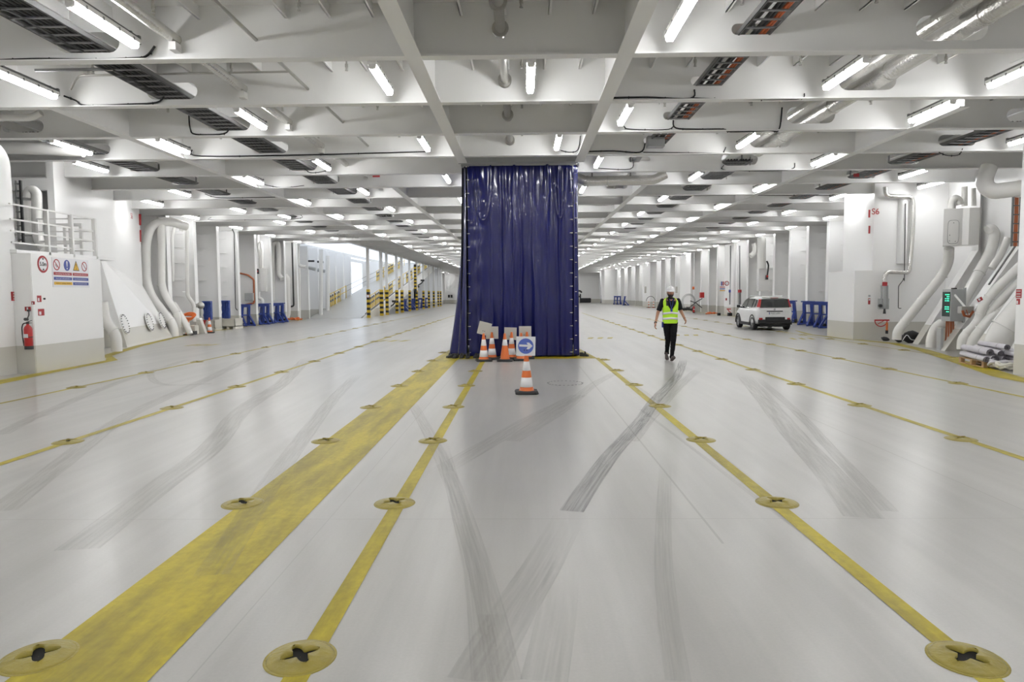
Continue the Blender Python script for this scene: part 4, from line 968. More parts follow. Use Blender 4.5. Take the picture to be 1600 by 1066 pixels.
# junction box and loudspeakers
mb = MB(); c = A(1024, 222, 17.3); mb.box(c, (.42, .28, .26), bev=.01); one(mb, 'junction_box', 'light_grey', 'grey junction box hanging under the ceiling above the walking man', 'box')
mb = MB(); mb.box(A(589, 276.5, B(4)-.0)+Vector((0, -.1, 0)), (.21, .012, .05)); one(mb, 'ceiling_sign', 'sign_red', 'tiny red sign on the ceiling beam left of the curtain', 'sign')
mb = MB(); mb.box(A(1338, 274, B(4)-.1), (.16, .012, .10)); one(mb, 'ceiling_sign', 'sign_red', 'tiny red sign on the ceiling beam at the right', 'sign')
# perforated support channel on the left
mb = MB(); p, q = A(55, 110, 11.4), A(225, 107, 11.4); mb.bar(p, q, .04, .04); one(mb, 'support_channel', 'grey_tray', 'perforated grey channel under the nearest beam at upper left', 'bracket')
# white lugs below the foil pipe
for k in range(0, 4): mb = MB(); mb.box((-5.12, B(k)-.10, 5.43), (.10, .18, .12)); one(mb, 'pipe_bracket', 'white_metal', 'white bracket under the foil-wrapped left pipe at the %s beam' % ordinal(k+1), 'bracket', 'brackets of the foil pipe')
# ------------------------------------------------------------------ ramp to the deck above
SL = .138; RZ = lambda y: max(0, (y-50.0)*SL-.0)+.012
mb = MB(); ye = 92
mb.prism([(-15.8, 50, .012), (-15.8, ye, RZ(ye)), (-15.8, ye, RZ(ye)-.25), (-15.8, 52, .0), (-15.8, 50, .0)], (3.85, 0, 0)); struct(mb, 'floor_ramp', 'deck_plate', 'grey vehicle ramp rising to the deck above on the left')
mb = MB(); mb.prism([(-11.95, 50.5, .0), (-11.95, ye, RZ(ye)+.12), (-11.95, ye, RZ(ye)-.85), (-11.95, 58.5, .05), (-11.95, 56.5, .0)], (.12, 0, 0)); trim(mb, 'wall_paint', 'white side plate of the ramp')
mb = MB(); mb.bar((-11.82, 51, RZ(51)+.15), (-11.82, ye, RZ(ye)+.13), .03, .06); trim(mb, 'black_paint', 'black edge strip of the ramp')
# outer hull side along the ramp, with the open shell door letting daylight in
mb = MB()
for a, b, z0, z1 in ((48.5, 65.5, 0, 5.3), (72.5, 98, 0, 5.3), (65.5, 72.5, 5.0, 5.3)): mb.bx(-17.1, -17.0, a, b, z0, z1)
mb.bx(-17.1, -11.6, 98, 98.1, 0, 8.4); mb.bx(-17.1, -11.7, 48.2, 48.3, ZP, 8.4)
struct(mb, 'wall_left_ramp', 'wall_paint', 'white hull side along the ramp')
mb = MB(); mb.bx(-11.75, -11.7, 48, 98, ZP, 8.4); struct(mb, 'wall_ramp_upper', 'wall_paint')
for k in range(17, 36):
    Y = BY(k)
    if 62.5 < Y < 73.5: continue
    frame(-1, Y, rungs=False, top=5.3, dep=1.4)
mb = MB(); mb.bx(-16.4, -16.3, 49, 98, 5.3, 5.55); trim(mb, 'wall_paint', 'rail band along the open side above the ramp')
def stripes(mb, x, y, z0, z1, w_, n=11):
    h = (z1-z0)/n
    for i in range(n): q = w_*(1.0 if i % 2 == 0 else .96); mb.bx(x-q/2, x+q/2, y-q/2, y+q/2, z0+h*i, z0+h*(i+1), 'yellow_paint' if i % 2 == 0 else 'black_paint')
PIL = [(576, 50.7, .24), (596.5, 55.3, .28), (605, 57.6, .24), (620.5, 62, .26), (628.5, 64.7, .26), (640.5, 69.3, .24), (651.5, 74, .24), (662, 79, .24), (670.5, 83.6, .24), (678, 88, .24), (685, 93, .22), (688.7, 95.6, .22)]
for i, (px, Y, w_) in enumerate(PIL):
    x = at(px, 480, Y=Y).x
    root = thing('pillar', (x, Y, 0), 'white steel pillar with black and yellow striped foot, %s from the camera along the ramp' % ordinal(i+1), 'pillar', 'striped pillars beside the ramp')
    mb = MB(); mb.bx(-w_*.42, w_*.42, -w_*.42, w_*.42, 0, HC); mb.build('post', 'wall_paint' if False else 'white_metal', root)
    mb = MB(); stripes(mb, 0, 0, .01, 2.12, w_); mb.build('striped_foot', 'yellow_paint', root)
    if i == 0:
        mb = MB(); mb.cyl((0, -w_/2-.01, 1.62), (0, -w_/2-.02, 1.62), .12, n=24, m='sign_red'); mb.cyl((0, -w_/2-.02, 1.62), (0, -w_/2-.024, 1.62), .095, n=24, m='sign_white'); text(mb, '4.5m', .07, (0, -w_/2-.026, 1.62), (1, 0, 0), (0, 0, 1), 'black', .001) if False else None
        mb.build('round_sign', 'sign_white', root)
# railings with checkered panels
def railing(X, y0, y1, label, base=RZ, step=1.9):
    root = thing('railing', (X, y0, 0), label, 'railing'); mb = MB()
    for h in (1.08, .60): mb.bar((0, 0, base(y0)+h), (0, y1-y0, base(y1)+h), .045, .045)
    y = y0
    while y <= y1+.01: mb.bx(-.025, .025, y-y0-.025, y-y0+.025, base(y), base(y)+1.1); y += step
    mb.build('rail_frame', 'yellow_paint', root)
    y = y0+.15; i = 0
    while y < y1-1:
        for q in range(3):
            mb = MB(); yy = y-y0+q*.55; z = base(y+q*.55)
            for za, zb, m in ((.05, .42, 'yellow_paint'), (.42, .60, 'black_paint'), (.60, .80, 'yellow_paint'), (.80, .96, 'black_paint')): mb.box((0, yy+.14, z+(za+zb)/2), (.035, .28, zb-za), m)
            mb.build('checker_panel', 'yellow_paint', root)
        y += 3.8 if i % 2 else 1.9; i += 1
railing(-12.1, 54.0, 90, 'yellow railing with black and yellow panels along the near edge of the ramp')
railing(-15.5, 72.5, 90, 'yellow railing with black and yellow panels along the hull side of the ramp')
railing(-15.6, 54.5, 60.3, 'short yellow railing at the lower hull side of the ramp by the open door')
mb = MB()
for h in (1.05, .6): mb.bar((-15.6, 60.4, RZ(60.4)+h), (-15.5, 72.4, RZ(72.4)+h), .03, .03)
one(mb, 'safety_chain', 'grey_metal', 'thin rails closing the daylit door opening beside the ramp', 'railing')
mb = MB(); mb.bar((-16.9, 66.2, 1.8), (-16.9, 66.2, 5.0), .14, .14); one(mb, 'door_gasket', 'blue_steel', 'dark blue upright strip in the daylit door opening', 'strip')
mb = MB(); p = at(649, 446, Y=73); mb.bx(p.x-.12, p.x+.12, 72.9, 73.1, 1.9, 4.9, 'dark_metal'); stripes(mb, p.x, 73, 2.3, 4.8, .26, 14); one(mb, 'striped_post', 'yellow_paint', 'hanging striped post below the ramp edge, between distant pillars', 'post')
# dark hose brackets on the ramp side
for px, py, Y in ((611, 478, 61), (656, 444, 75)):
    mb = MB(); c = at(px, py, Y=Y)
    mb.tube([c+Vector((-.5, 0, -.7)), c+Vector((-.3, 0, -.2)), c+Vector((.2, 0, .1)), c+Vector((.45, 0, .45))], .06, n=8); mb.box(c+Vector((.3, 0, .4)), (.4, .2, .18)); mb.box(c+Vector((-.2, 0, -.3)), (.3, .15, .15))
    one(mb, 'ramp_cylinder', 'dark_metal', 'dark hydraulic linkage under the ramp edge%s' % (' near its foot' if px < 630 else ' higher up between pillars'), 'machinery')
# far items on the bulkhead
for px in (701.5, 705.5):
    mb = MB(); c = at(px, 463, Y=YEND-.3); mb.box(c, (.35, .1, .5), bev=.03); one(mb, 'wall_box', 'dark_metal', 'small dark box on the far left bulkhead, %s of a pair' % ('left' if px < 703 else 'right'), 'box')
# ------------------------------------------------------------------ left side equipment
PIPE = 'pipe_paint'
def pipe(pix, r, label, name='pipe', m=PIPE, bend=.35, rings=(), n=18, group=None, rl=.035, rr=1.14):
    "pix: (px, py, Y) points"
    P = [A(*p) for p in pix]; R = []
    for i, f in rings:
        a, b = P[i], P[i+1]; R.append((a+(b-a)*f, b-a))
    return run(name, label, 'pipe', P, r, m, n=n, bend=bend, rings=R, rr=rr, rl=rl, group=group)
# casing plane for the signs
cp0 = Vector((-11.19, 15.45, 0)); cdir = Vector((-.24, 2.95, 0)).normalized(); cn = Vector((cdir.y, -cdir.x, 0))
ex, ez = cdir, Vector((0, 0, 1))
def CP(px, py): return on_plane(px, py, cp0, cn)
def cpt(s, z, d=.004): return cp0+ex*s+ez*z+cn*d
def cS(px, py): p = CP(px, py)-cp0; return p.dot(ex), p.z
def disc(mb, s, z, r, d0, d1, m, n=40, rz=None): mb.prism([cpt(s+r*math.cos(2*PI*i/n), z+(rz or r)*math.sin(2*PI*i/n), d0) for i in range(n)], cn*(d1-d0), m)
def rect(mb, s0, s1, z0, z1, d0, d1, m): mb.prism([cpt(s0, z0, d0), cpt(s1, z0, d0), cpt(s1, z1, d0), cpt(s0, z1, d0)], cn*(d1-d0), m)
s, z = cS(66.5, 413); t = thing('height_limit_sign', tuple(cpt(s, z, 0)), 'round red-rimmed 5.0m height limit sign on the left casing', 'sign')
mb = MB(); disc(mb, s, z, .20, .002, .010, 'sign_red'); disc(mb, s, z, .15, .010, .013, 'sign_white'); mb.build('disc', 'sign_red', t, world=True)
mb = MB(); text(mb, '5.0m', .13, cpt(s, z, .015), ex, ez, 'black', .001, bold=.003)
for q in (1, -1): mb.prism([cpt(s-.04, z+q*.14, .013), cpt(s+.04, z+q*.14, .013), cpt(s, z+q*.095, .013)], cn*.003, 'black')
mb.build('lettering', 'black', t, world=True)
s0, z1 = cS(80, 402); s1, z0 = cS(139.5, 449.5)
t = thing('safety_sign_board', tuple(cpt((s0+s1)/2, z0, 0)), 'white safety board with four pictograms and coloured text strips on the left casing', 'sign')
mb = MB(); rect(mb, s0, s1, z0, z1, .002, .008, 'sign_white'); mb.build('panel', 'sign_white', t, world=True)
W = s1-s0; H = z1-z0; zc = z0+H*.76
def ring(mb, s, z, r, m='sign_red', k=.82):
    n = 36
    for i in range(n):
        a, b = 2*PI*i/n, 2*PI*(i+1)/n; mb.prism([cpt(s+r*math.cos(a), z+r*math.sin(a), .009), cpt(s+r*math.cos(b), z+r*math.sin(b), .009), cpt(s+r*k*math.cos(b), z+r*k*math.sin(b), .009), cpt(s+r*k*math.cos(a), z+r*k*math.sin(a), .009)], cn*.003, m)
def slash(mb, s, z, r, m='sign_red'): mb.prism([cpt(s-r*.72, z+r*.62, .012), cpt(s-r*.62, z+r*.72, .012), cpt(s+r*.72, z-r*.62, .012), cpt(s+r*.62, z-r*.72, .012)], cn*.003, m)
R_ = H*.19
for i, f in enumerate((.115, .385, .635, .87)):
    mb = MB(); sc = s0+W*f
    if i == 0: ring(mb, sc, zc, R_); mb.prism([cpt(sc-R_*.5, zc-R_*.1, .009), cpt(sc-R_*.2, zc+R_*.3, .009), cpt(sc+R_*.5, zc-R_*.3, .009), cpt(sc, zc-R_*.5, .009)], cn*.002, 'light_grey'); slash(mb, sc, zc, R_)
    if i == 1: disc(mb, sc, zc, R_, .009, .011, 'sign_blue'); mb.prism([cpt(sc-R_*.2, zc+R_*.75, .011), cpt(sc+R_*.2, zc+R_*.75, .011), cpt(sc+R_*.09, zc-R_*.25, .011), cpt(sc-R_*.09, zc-R_*.25, .011)], cn*.002, 'sign_white'); disc(mb, sc, zc-R_*.58, R_*.15, .011, .013, 'sign_white', 16)
    if i == 2: mb.prism([cpt(sc-R_*1.05, zc-R_*.9, .009), cpt(sc+R_*1.05, zc-R_*.9, .009), cpt(sc, zc+R_*.98, .009)], cn*.002, 'black'); mb.prism([cpt(sc-R_*.84, zc-R_*.78, .011), cpt(sc+R_*.84, zc-R_*.78, .011), cpt(sc, zc+R_*.72, .011)], cn*.002, 'sign_yellow'); mb.prism([cpt(sc-R_*.1, zc+R_*.35, .013), cpt(sc+R_*.1, zc+R_*.35, .013), cpt(sc, zc-R_*.35, .013)], cn*.002, 'black'); disc(mb, sc, zc-R_*.55, R_*.1, .013, .015, 'black', 12)
    if i == 3: ring(mb, sc, zc, R_*.92); slash(mb, sc, zc, R_*.92)
    mb.build('pictogram', 'sign_red', t, world=True)
TXT = [('No smoking / no naked lights', 'Do not start engines until instructed', 'sign_red'), ('Keep in gear with handbrake on', 'Lock all doors and disconnect', 'sign_blue'), ('Beware : moving vehicles', 'Switch off the alarm system', 'sign_blue')]
for r_, (a, b, m) in enumerate(TXT):
    zz = z0+H*(.46-.165*r_)
    for c_, tx in ((0, a), (1, b)):
        sa = s0+W*(.03 if c_ == 0 else .53); sb = sa+W*(.475 if c_ == 0 else .44); mb = MB(); mm = 'sign_yellow' if (r_ == 2 and c_ == 0) else m
        rect(mb, sa, sb, zz-.036, zz+.036, .009, .011, mm); text(mb, tx, .035, cpt((sa+sb)/2, zz, .0125), ex, ez, 'black' if mm == 'sign_yellow' else 'sign_white', .0006, width=(sb-sa)*.8); mb.build('text_strip', mm, t, world=True)
def small_sign(px0, py0, px1, py1, label, m='sign_red', plane='c'):
    if plane == 'c': (sa, zb), (sb, za) = cS(px0, py0), cS(px1, py1); mb = MB(); rect(mb, sa, sb, za, zb, .003, .008, m); rect(mb, sa+(sb-sa)*.12, sa+(sb-sa)*.48, za+(zb-za)*.12, za+(zb-za)*.62, .008, .010, 'sign_white'); 
    return one(mb, 'fire_sign', m, label, 'sign')
small_sign(57.5, 462, 64.5, 472, 'red and white fire equipment sign on the casing left edge, upper'); small_sign(59, 483, 69, 493, 'red and white fire equipment sign on the casing left edge, lower')
mb = MB(); p = CP(68.5, 467); mb.cyl(p, p+cn*.03, .022, n=14); one(mb, 'push_button', 'black', 'small black button beside the upper fire sign', 'button')
# narrow face with the extinguisher (Y = 15.42)
FY = 15.41
def fbox(px0, py0, px1, py1, m, dp=.02, Y=FY, mb=None):
    a, b = A(px0, py0, Y), A(px1, py1, Y); mb = mb or MB(); mb.bx(min(a.x, b.x), max(a.x, b.x), Y-dp, Y, min(a.z, b.z), max(a.z, b.z), m); return mb
mb = fbox(39.5, 479.5, 48.5, 486, 'sign_red'); fbox(42.5, 480.5, 45, 485, 'sign_white', .022, mb=mb); one(mb, 'fire_sign', 'sign_red', 'small red extinguisher sign above the fire extinguisher', 'sign')
mb = fbox(50, 471, 54.5, 476, 'sign_red'); fbox(51, 472.5, 52.8, 475.5, 'sign_white', .022, mb=mb); one(mb, 'fire_sign', 'sign_red', 'tiny red sign in the corner above the fire extinguisher', 'sign')
mb = MB(); a = A(45, 486, FY-.05); b = A(42.5, 499, FY-.08); mb.tube([a, (a+b)/2+Vector((.02, 0, 0)), b, b+Vector((.02, 0, -.03))], .012, n=8); mb.cyl(b+Vector((-.02, -.04, .0)), b+Vector((-.02, .03, 0)), .035, n=14); mb.box(a+Vector((0, 0, .01)), (.05, .05, .04)); one(mb, 'pull_station', 'dark_metal', 'dark hanging bracket between red sign and extinguisher', 'bracket')
def extinguisher(x, y, z, label, s=1):
    t = thing('fire_extinguisher', (x, y, z), label, 'fire extinguisher')
    mb = MB(); r = .085; mb.lathe((0, 0, 0), [(.001, 0), (r-.01, 0), (r, .02), (r, .46), (r-.012, .50), (.05, .535), (.028, .55), (.028, .58)], n=28); mb.build('cylinder', 'red', t)
    mb = MB(); mb.lathe((0, 0, 0), [(r+.004, 0), (r+.004, .075), (r, .078)], n=28); mb.build('base_cap', 'black', t)
    mb = MB(); mb.box((0, 0, .60), (.05, .05, .05), bev=.01); mb.bar((0, -.02, .62), (.12, -.03, .655), .02, .012); mb.bar((.0, -.02, .60), (.11, -.03, .60), .02, .012); mb.build('valve_handle', 'dark_metal', t)
    mb = MB(); mb.tube([(-.02, -.01, .60), (-.09, -.02, .59), (-.125, -.02, .50), (-.12, -.02, .30), (-.095, -.02, .08)], .013, n=8, bend=.06); mb.build('hose', 'black', t)
    mb = MB(); mb.box((.0, -r-.003, .31), (.11, .006, .085)); mb.build('label', 'sign_white', t)
    mb = MB(); mb.lathe((0, 0, .27), [(r+.002, 0), (r+.002, .02)], n=28); mb.build('strap', 'black', t)
    return t
p = A(45.5, 546, 15.30); extinguisher(p.x, 15.30, p.z, 'red fire extinguisher hanging on the narrow left wall face beside the sign casing')
# three line red sign on the near wall (plane X = -11.62)
a, b = at(17.5, 456, X=-11.61), at(25.5, 470, X=-11.61); mb = MB(); mb.bx(-11.62, -11.60, a.y, b.y, b.z, a.z, 'sign_red')
for i in range(3): zz = b.z+(a.z-b.z)*(.2+.3*i); mb.bx(-11.60, -11.597, a.y+.04, b.y-.04, zz-.018, zz+.018, 'sign_back')
one(mb, 'warning_sign', 'sign_red', 'small red sign with three text lines on the near left wall', 'sign')
# railing above the casing
t = thing('railing', (-11.5, 15.3, 2.75), 'white railing of the raised platform behind the left sign casing', 'railing'); mb = MB()
for h in (1.10, .76, .50, .24): mb.bar((0, 0, h), (-.08, 3.1, h), .035 if h < 1 else .045, .035)
mb.build('rails', 'white_metal', t)
for y in (1.25, 2.15, 3.1):
    mb = MB(); mb.bx(-.10, .0, y-.03, y+.03, 0, 1.1); mb.build('post', 'white_metal', t)
mb = MB()
for h in (1.10, .76, .50, .24): mb.bar((-.08, 3.1, h), (-1.6, 3.1, h), .035, .035)
mb.bx(-1.62, -1.56, 3.07, 3.13, 0, 1.1); mb.build('return_rails', 'white_metal', t)
mb = MB(); mb.bx(-17.4, -11.5, 15.45, 19.2, 2.76, 2.84); struct(mb, 'floor_platform', 'wall_paint', 'white platform behind the casing')
pipe([(43, 309, 18.6), (45, 299, 18.6), (51, 296, 18.6), (57.5, 302, 18.6), (58, 372, 18.6), (70, 392, 18.4)], .125, 'white gooseneck ventilation pipe above the platform on the left', 'vent_pipe', rings=[(3, .9)])
mb = MB(); c = A(43, 335, 18.9); mb.cyl(c+Vector((0, 0, -.55)), c+Vector((0, 0, .35)), .28, n=28); mb.cyl(c+Vector((0, 0, -.58)), c+Vector((0, 0, -.54)), .36, n=28); one(mb, 'ventilation_tank', PIPE, 'white cylindrical housing beside the gooseneck vent pipe', 'housing')
mb = MB(); a, b = A(28, 282, 17.2), A(33, 380, 17.2)
mb.bar(a+Vector((.06, 0, 0)), b+Vector((.06, 0, 0)), .05, .05, 'cable'); mb.bar(a+Vector((-.05, 0, 0)), b+Vector((-.05, 0, 0)), .02, .06, 'tray_metal')
for i in range(9): c = a.lerp(b, (i+.5)/9); mb.box(c, (.16, .03, .03), 'tray_metal')
one(mb, 'cable_ladder', 'tray_metal', 'vertical cable ladder with thick black cable behind the near left wall edge', 'cable tray')
mb = MB(); a = A(100, 352, 18.9)
for dx in (-.5, .0, .45): mb.bx(a.x+dx-.04, a.x+dx+.04, 18.9, 18.96, 2.84, 3.75)
mb.bx(a.x-.55, a.x+.5, 18.88, 18.96, 3.7, 3.78); mb.bx(a.x-.55, a.x+.5, 18.88, 18.96, 3.2, 3.26); one(mb, 'white_frame', 'white_metal', 'white steel frame on the platform behind the railing posts', 'frame')
pipe([(160, 472, 20.6), (164, 502, 20.6), (182, 523, 20.6), (182.5, 549, 20.6)], .155, 'white pipe bending down to the floor behind the sign casing', rings=[(1, .75)])
# oval bolted covers on the flared plate
Aq, Bq, Cq, Dq = Vector((-13.62, 23.2, 0)), Vector((-14.88, 28.7, 0)), Vector((-16.06, 28.7, 2.18)), Vector((-14.46, 23.2, 3.24))
fn = (Bq-Aq).cross(Dq-Aq).normalized(); fn = fn if fn.x > 0 else -fn; up = (Dq-Aq).normalized(); along = (Bq-Aq).normalized(); fn = along.cross(up); fn = (fn if fn.x > 0 else -fn).normalized()
for i, (px, py) in enumerate(((194.5, 506.5), (231, 504), (248.5, 502))):
    c = on_plane(px, py, Aq, fn)+fn*(.01+.05*i)
    t = thing('oval_cover', tuple(c), '%s oval bolted cover on the sloping left plate' % ('nearest', 'middle', 'farthest')[i], 'hatch cover'); n = 32
    def rg(a, b, d): return [up*a*math.sin(2*PI*k/n)+along*b*math.cos(2*PI*k/n)+fn*d for k in range(n)]
    mb = MB(); mb.loft([rg(.36, .34, -.02), rg(.36, .34, .012), rg(.29, .27, .012), rg(.28, .26, .004), rg(.02, .02, .004)], caps=False, smooth=False); mb.build('plate', 'wall_paint' if False else 'white_metal', t)
    for k in range(20):
        a = 2*PI*k/20; p = up*.325*math.sin(a)+along*.305*math.cos(a)+fn*.012; mb = MB(); mb.cyl(p, p+fn*.03, .018, n=6); mb.build('bolt', 'grey_metal', t)
# S6 lettering and red edge marks
sp0 = Vector((-16.09, 28.7, 0)); sd = Vector((-13.2+16.09, 19.3-28.7, 0)).normalized(); sn = Vector((-sd.y, sd.x, 0)); sn = sn if sn.x > 0 else -sn
p = on_plane(205.5, 338, sp0, sn)+sn*.006; mb = MB(); text(mb, 'S6', .32, p, -sd, (0, 0, 1), 'sign_red', .002); one(mb, 'frame_marking', 'sign_red', 'red S6 lettering painted on the left wall block', 'lettering')
for (y0, y1, lb) in ((334.5, 352, 'upper red bar at the edge of the left S6 wall'), (359.5, 378, 'lower red bar at the edge of the left S6 wall')):
    a, b = A(216.5, y0, 28.68), A(216.5, y1, 28.68); mb = MB(); mb.prism([a+Vector((-.0, 0, 0)), a+Vector((.10, 0, 0)), b+Vector((.10, 0, 0)), b], (0, .03, 0)); one(mb, 'red_marker', 'sign_red', lb, 'marker')
# pipes beyond the S6 wall
pipe([(292, 354, 30.6), (262, 345, 29.9), (237, 350, 29.6), (228, 378, 29.5), (228.5, 440, 29.5), (237, 465, 29.4), (271, 508, 29.3), (272.5, 529, 29.3)], .19, 'large white pipe arching down the wall behind the left S6 block', bend=.45, rings=[(3, .05), (3, .93), (5, .85)])
pipe([(252, 340, 29.8), (252.5, 445, 29.8), (258, 462, 29.8), (277, 492, 29.8), (279, 512, 29.9), (279.5, 527, 29.9)], .165, 'second large white pipe right of the arched one on the left', rings=[(1, .02), (2, .9), (3, .95)])
pipe([(271, 475, 30.3), (290, 505, 29.9), (297, 522, 29.8)], .13, 'short slanting white pipe at the foot of the left pipes')
pipe([(283, 361, 31.2), (285, 354, 31.2), (290, 354, 31.2), (292, 362, 31.2), (293, 462, 31.2), (303, 476, 31.2), (303.5, 503, 31.2)], .085, 'thin white gooseneck pipe beside the arched pipe on the left', bend=.12, rings=[(4, .9)])
pipe([(270, 440, 31.6), (269, 372, 31.6), (272, 356, 31.6), (277, 352, 31.6)], .07, 'thin white pipe between the arched pipe and the gooseneck', bend=.12)
mb = MB(); 
for py in (366, 389, 411, 434, 456): a = A(278, py, 32.2); mb.bx(a.x-.28, a.x+.35, 31.95, 32.2, a.z-.012, a.z+.012)
trim(mb, 'wall_paint', 'white horizontal stiffeners behind the left pipes')
def prism_box(pxa, pya, pxb, pyb, Y, dp, m, name, label, cat, bev=.02):
    a, b = A(pxa, pya, Y), A(pxb, pyb, Y)
    if min(a.z, b.z) < .25: lift = min(a.z, b.z); a.z -= lift; b.z -= lift
    mb = MB(); mb.box(((a.x+b.x)/2, Y+dp/2, (a.z+b.z)/2), (abs(a.x-b.x), dp, abs(a.z-b.z)), bev=bev); return one(mb, name, m, label, cat)
prism_box(293, 503, 304.5, 517, 30.6, .4, 'bin', 'storage_bin', 'small beige bin under the thin gooseneck pipe on the left', 'bin'); prism_box(296, 517.5, 303.5, 523, 30.4, .3, 'black', 'black_box', 'small black box on the floor below the left pipes', 'box')
mb = MB(); c = A(292, 497, 30.3)
for i in range(5): mb.tube([c+Vector((.28*math.cos(a)+.03*i, .12*math.sin(a), .12*math.sin(a)+.03*i)) for a in [2*PI*k/14 for k in range(15)]], .03, n=6)
one(mb, 'rope_coil', 'orange', 'orange coil lying on the left bin', 'coil')
mb = MB(); a, b, c = A(307, 497, 31.3), A(310, 523, 31.3), A(321, 522, 31.3); mb.prism([a, b, c, A(311.5, 497, 31.3)], (0, .25, 0)); trim(mb, 'wall_paint', 'small brace foot left of the distant cone')
mb = MB(); c = A(313.5, 477.5, 32.1); ell(mb, c, (.17, .17, .17)); mb.cyl(c+Vector((-.25, 0, 0)), c+Vector((-.12, 0, 0)), .09, n=12); mb.cyl(c+Vector((0, 0, -.5)), c, .05, n=10); one(mb, 'hose_valve', 'steel', 'round steel valve on the first left frame above the cone', 'valve')
mb = MB(); c = A(316, 503, 31.9)
mb.bar(c+Vector((-.15, 0, .05)), c+Vector((.2, 0, .05)), .03, .05); mb.tube([c+Vector((.16*math.cos(a), 0, .05-.16*abs(math.sin(a)))) for a in [PI*k/10 for k in range(11)]], .015, n=6); mb.bar(c+Vector((.1, 0, .05)), c+Vector((.12, 0, -.4)), .05, .04); one(mb, 'hose_rack', 'red', 'red hose rack behind the traffic cone on the left', 'hose rack')
# bins with blue stacks
def stack(pa, pb, Y, label, seed):
    t = thing('chock_stack', (A((pa[0]+pb[0])/2, pb[1], Y).x, Y, A(pa[0], pb[1], Y).z), label, 'stack of chocks'); a, b = A(pa[0], pa[1], Y), A(pb[0], pb[1], Y); w_ = b.x-a.x; h = a.z-b.z
    mb = MB(); 
    for i in range(5):
        x = -w_/2+w_*(i+.5)/5; pts = [(x+.02*math.sin(j*2+i+seed), -.02*(i % 2), h*j/8) for j in range(9)]; mb.tube(pts, w_/9.0, n=8)
    mb.box((0, .12, h/2), (w_*.9, .2, h*.98), bev=.03); mb.box((0, .0, h-.04), (w_*1.12, .26, .10), bev=.03); mb.build('strap_bundle', 'blue_plastic', t)
stack((318, 471), (331, 500), 33.6, 'upright bundle of blue lashing straps hanging behind the cone, left wall', 1); stack((346.5, 470), (359, 498), 35.8, 'upright bundle of blue lashing straps hanging above the wide beige bin', 2)
def bin_(pa, pb, Y, dp, label):
    a, b = A(pa[0], pa[1], Y), A(pb[0], pb[1], Y); w_ = b.x-a.x; h = a.z; t = thing('storage_bin', ((a.x+b.x)/2, Y+dp/2, 0), label, 'bin')
    mb = MB(); zf = .12; mb.bx(-w_/2, w_/2, -dp/2, -dp/2+.03, zf, h); mb.bx(-w_/2, w_/2, dp/2-.03, dp/2, zf, h); mb.bx(-w_/2, -w_/2+.03, -dp/2, dp/2, zf, h); mb.bx(w_/2-.03, w_/2, -dp/2, dp/2, zf, h); mb.bx(-w_/2, w_/2, -dp/2, dp/2, zf, zf+.03); mb.bx(-w_/2-.02, w_/2+.02, -dp/2-.02, -dp/2+.02, h-.06, h); mb.build('tub', 'bin', t)
    mb = MB()
    for q in (-.44, 0, .44): mb.bx(q*w_-.06, q*w_+.06, -dp/2, dp/2, 0, zf)
    mb.build('feet', 'bin', t)
bin_((318, 500), (335.5, 515), 33.9, .8, 'beige bin partly hidden behind the traffic cone on the left'); bin_((343.5, 498), (367.5, 513.5), 35.3, 1.0, 'wide beige bin on feet between the left wall frames')
# lashing trestles
def make_trestle():
    t = thing('lashing_trestle', (0, 0, 0), '', 'trestle'); m = 'blue_steel'
    mb = MB(); mb.box((0, -.02, 1.22), (.62, .30, .06), bev=.01); mb.box((0, -.02, 1.13), (.5, .12, .12)); mb.build('saddle', m, t)
    for s in (-1, 1):
        mb = MB(); mb.bar((s*.19, -.02, 1.16), (s*.23, .16, .05), .13, .17); mb.build('upright', m, t)
        mb = MB(); mb.bar((s*.22, .06, .66), (s*.26, -.52, .06), .08, .09); mb.build('brace', m, t)
        mb = MB(); mb.bar((s*.25, .30, .05), (s*.25, -.60, .05), .08, .08); mb.build('foot', m, t)
        mb = MB(); mb.cyl((s*.33-.04, -.02, .11), (s*.33+.04, -.02, .11), .11, n=18); mb.build('wheel', 'rubber', t)
    mb = MB(); mb.bar((-.25, .08, .62), (.25, .08, .62), .07, .07); mb.bar((-.27, .16, .12), (.27, .16, .12), .07, .07); mb.bar((-.26, -.5, .08), (.26, -.5, .08), .05, .05); mb.build('cross_tie', m, t)
    return t
T0 = make_trestle()
TL = [(384, 38.7, 'blue lashing trestle nearest the camera against the left wall', .85), (407, 40.5, 'blue lashing trestle in the second occupied bay on the left, front one', .85), (414.5, 41.6, 'blue lashing trestle in the second occupied bay on the left, rear one', .85), (430, 42.9, 'blue lashing trestle in the third occupied bay on the left, front one', .85), (437.5, 44.0, 'blue lashing trestle farthest along the left wall before the orange heap', .85),
      (1235, 38.8, 'blue lashing trestle just right of the white car', -.8), (1262, 36.2, 'blue lashing trestle at the left of the group beside the right casing', -.8), (1275, 34.8, 'blue lashing trestle in front of the group beside the right casing', -.7), (1288, 33.6, 'blue lashing trestle at the middle of the right group', -.8), (1299, 32.6, 'blue lashing trestle nearest the right casing', -1.0),
      (942, 116, 'blue lashing trestle farthest off along the right wall', .1), (962, 100, 'left of two adjoining blue trestles far along the right wall', -.1), (967, 99.2, 'right of two adjoining blue trestles far along the right wall', .1), (976, 93, 'blue lashing trestle side-on far along the right wall', 1.5),
      (633, 70, 'blue lashing trestle behind the fifth and sixth striped pillars', 1.2), (646, 76, 'blue lashing trestle behind the sixth striped pillar', 1.2), (657, 82, 'blue lashing trestle behind the seventh striped pillar', .2), (668, 88, 'blue lashing trestle behind the eighth striped pillar', .2), (661, 84, 'blue lashing trestle between the seventh and eighth striped pillars', 1.4)]
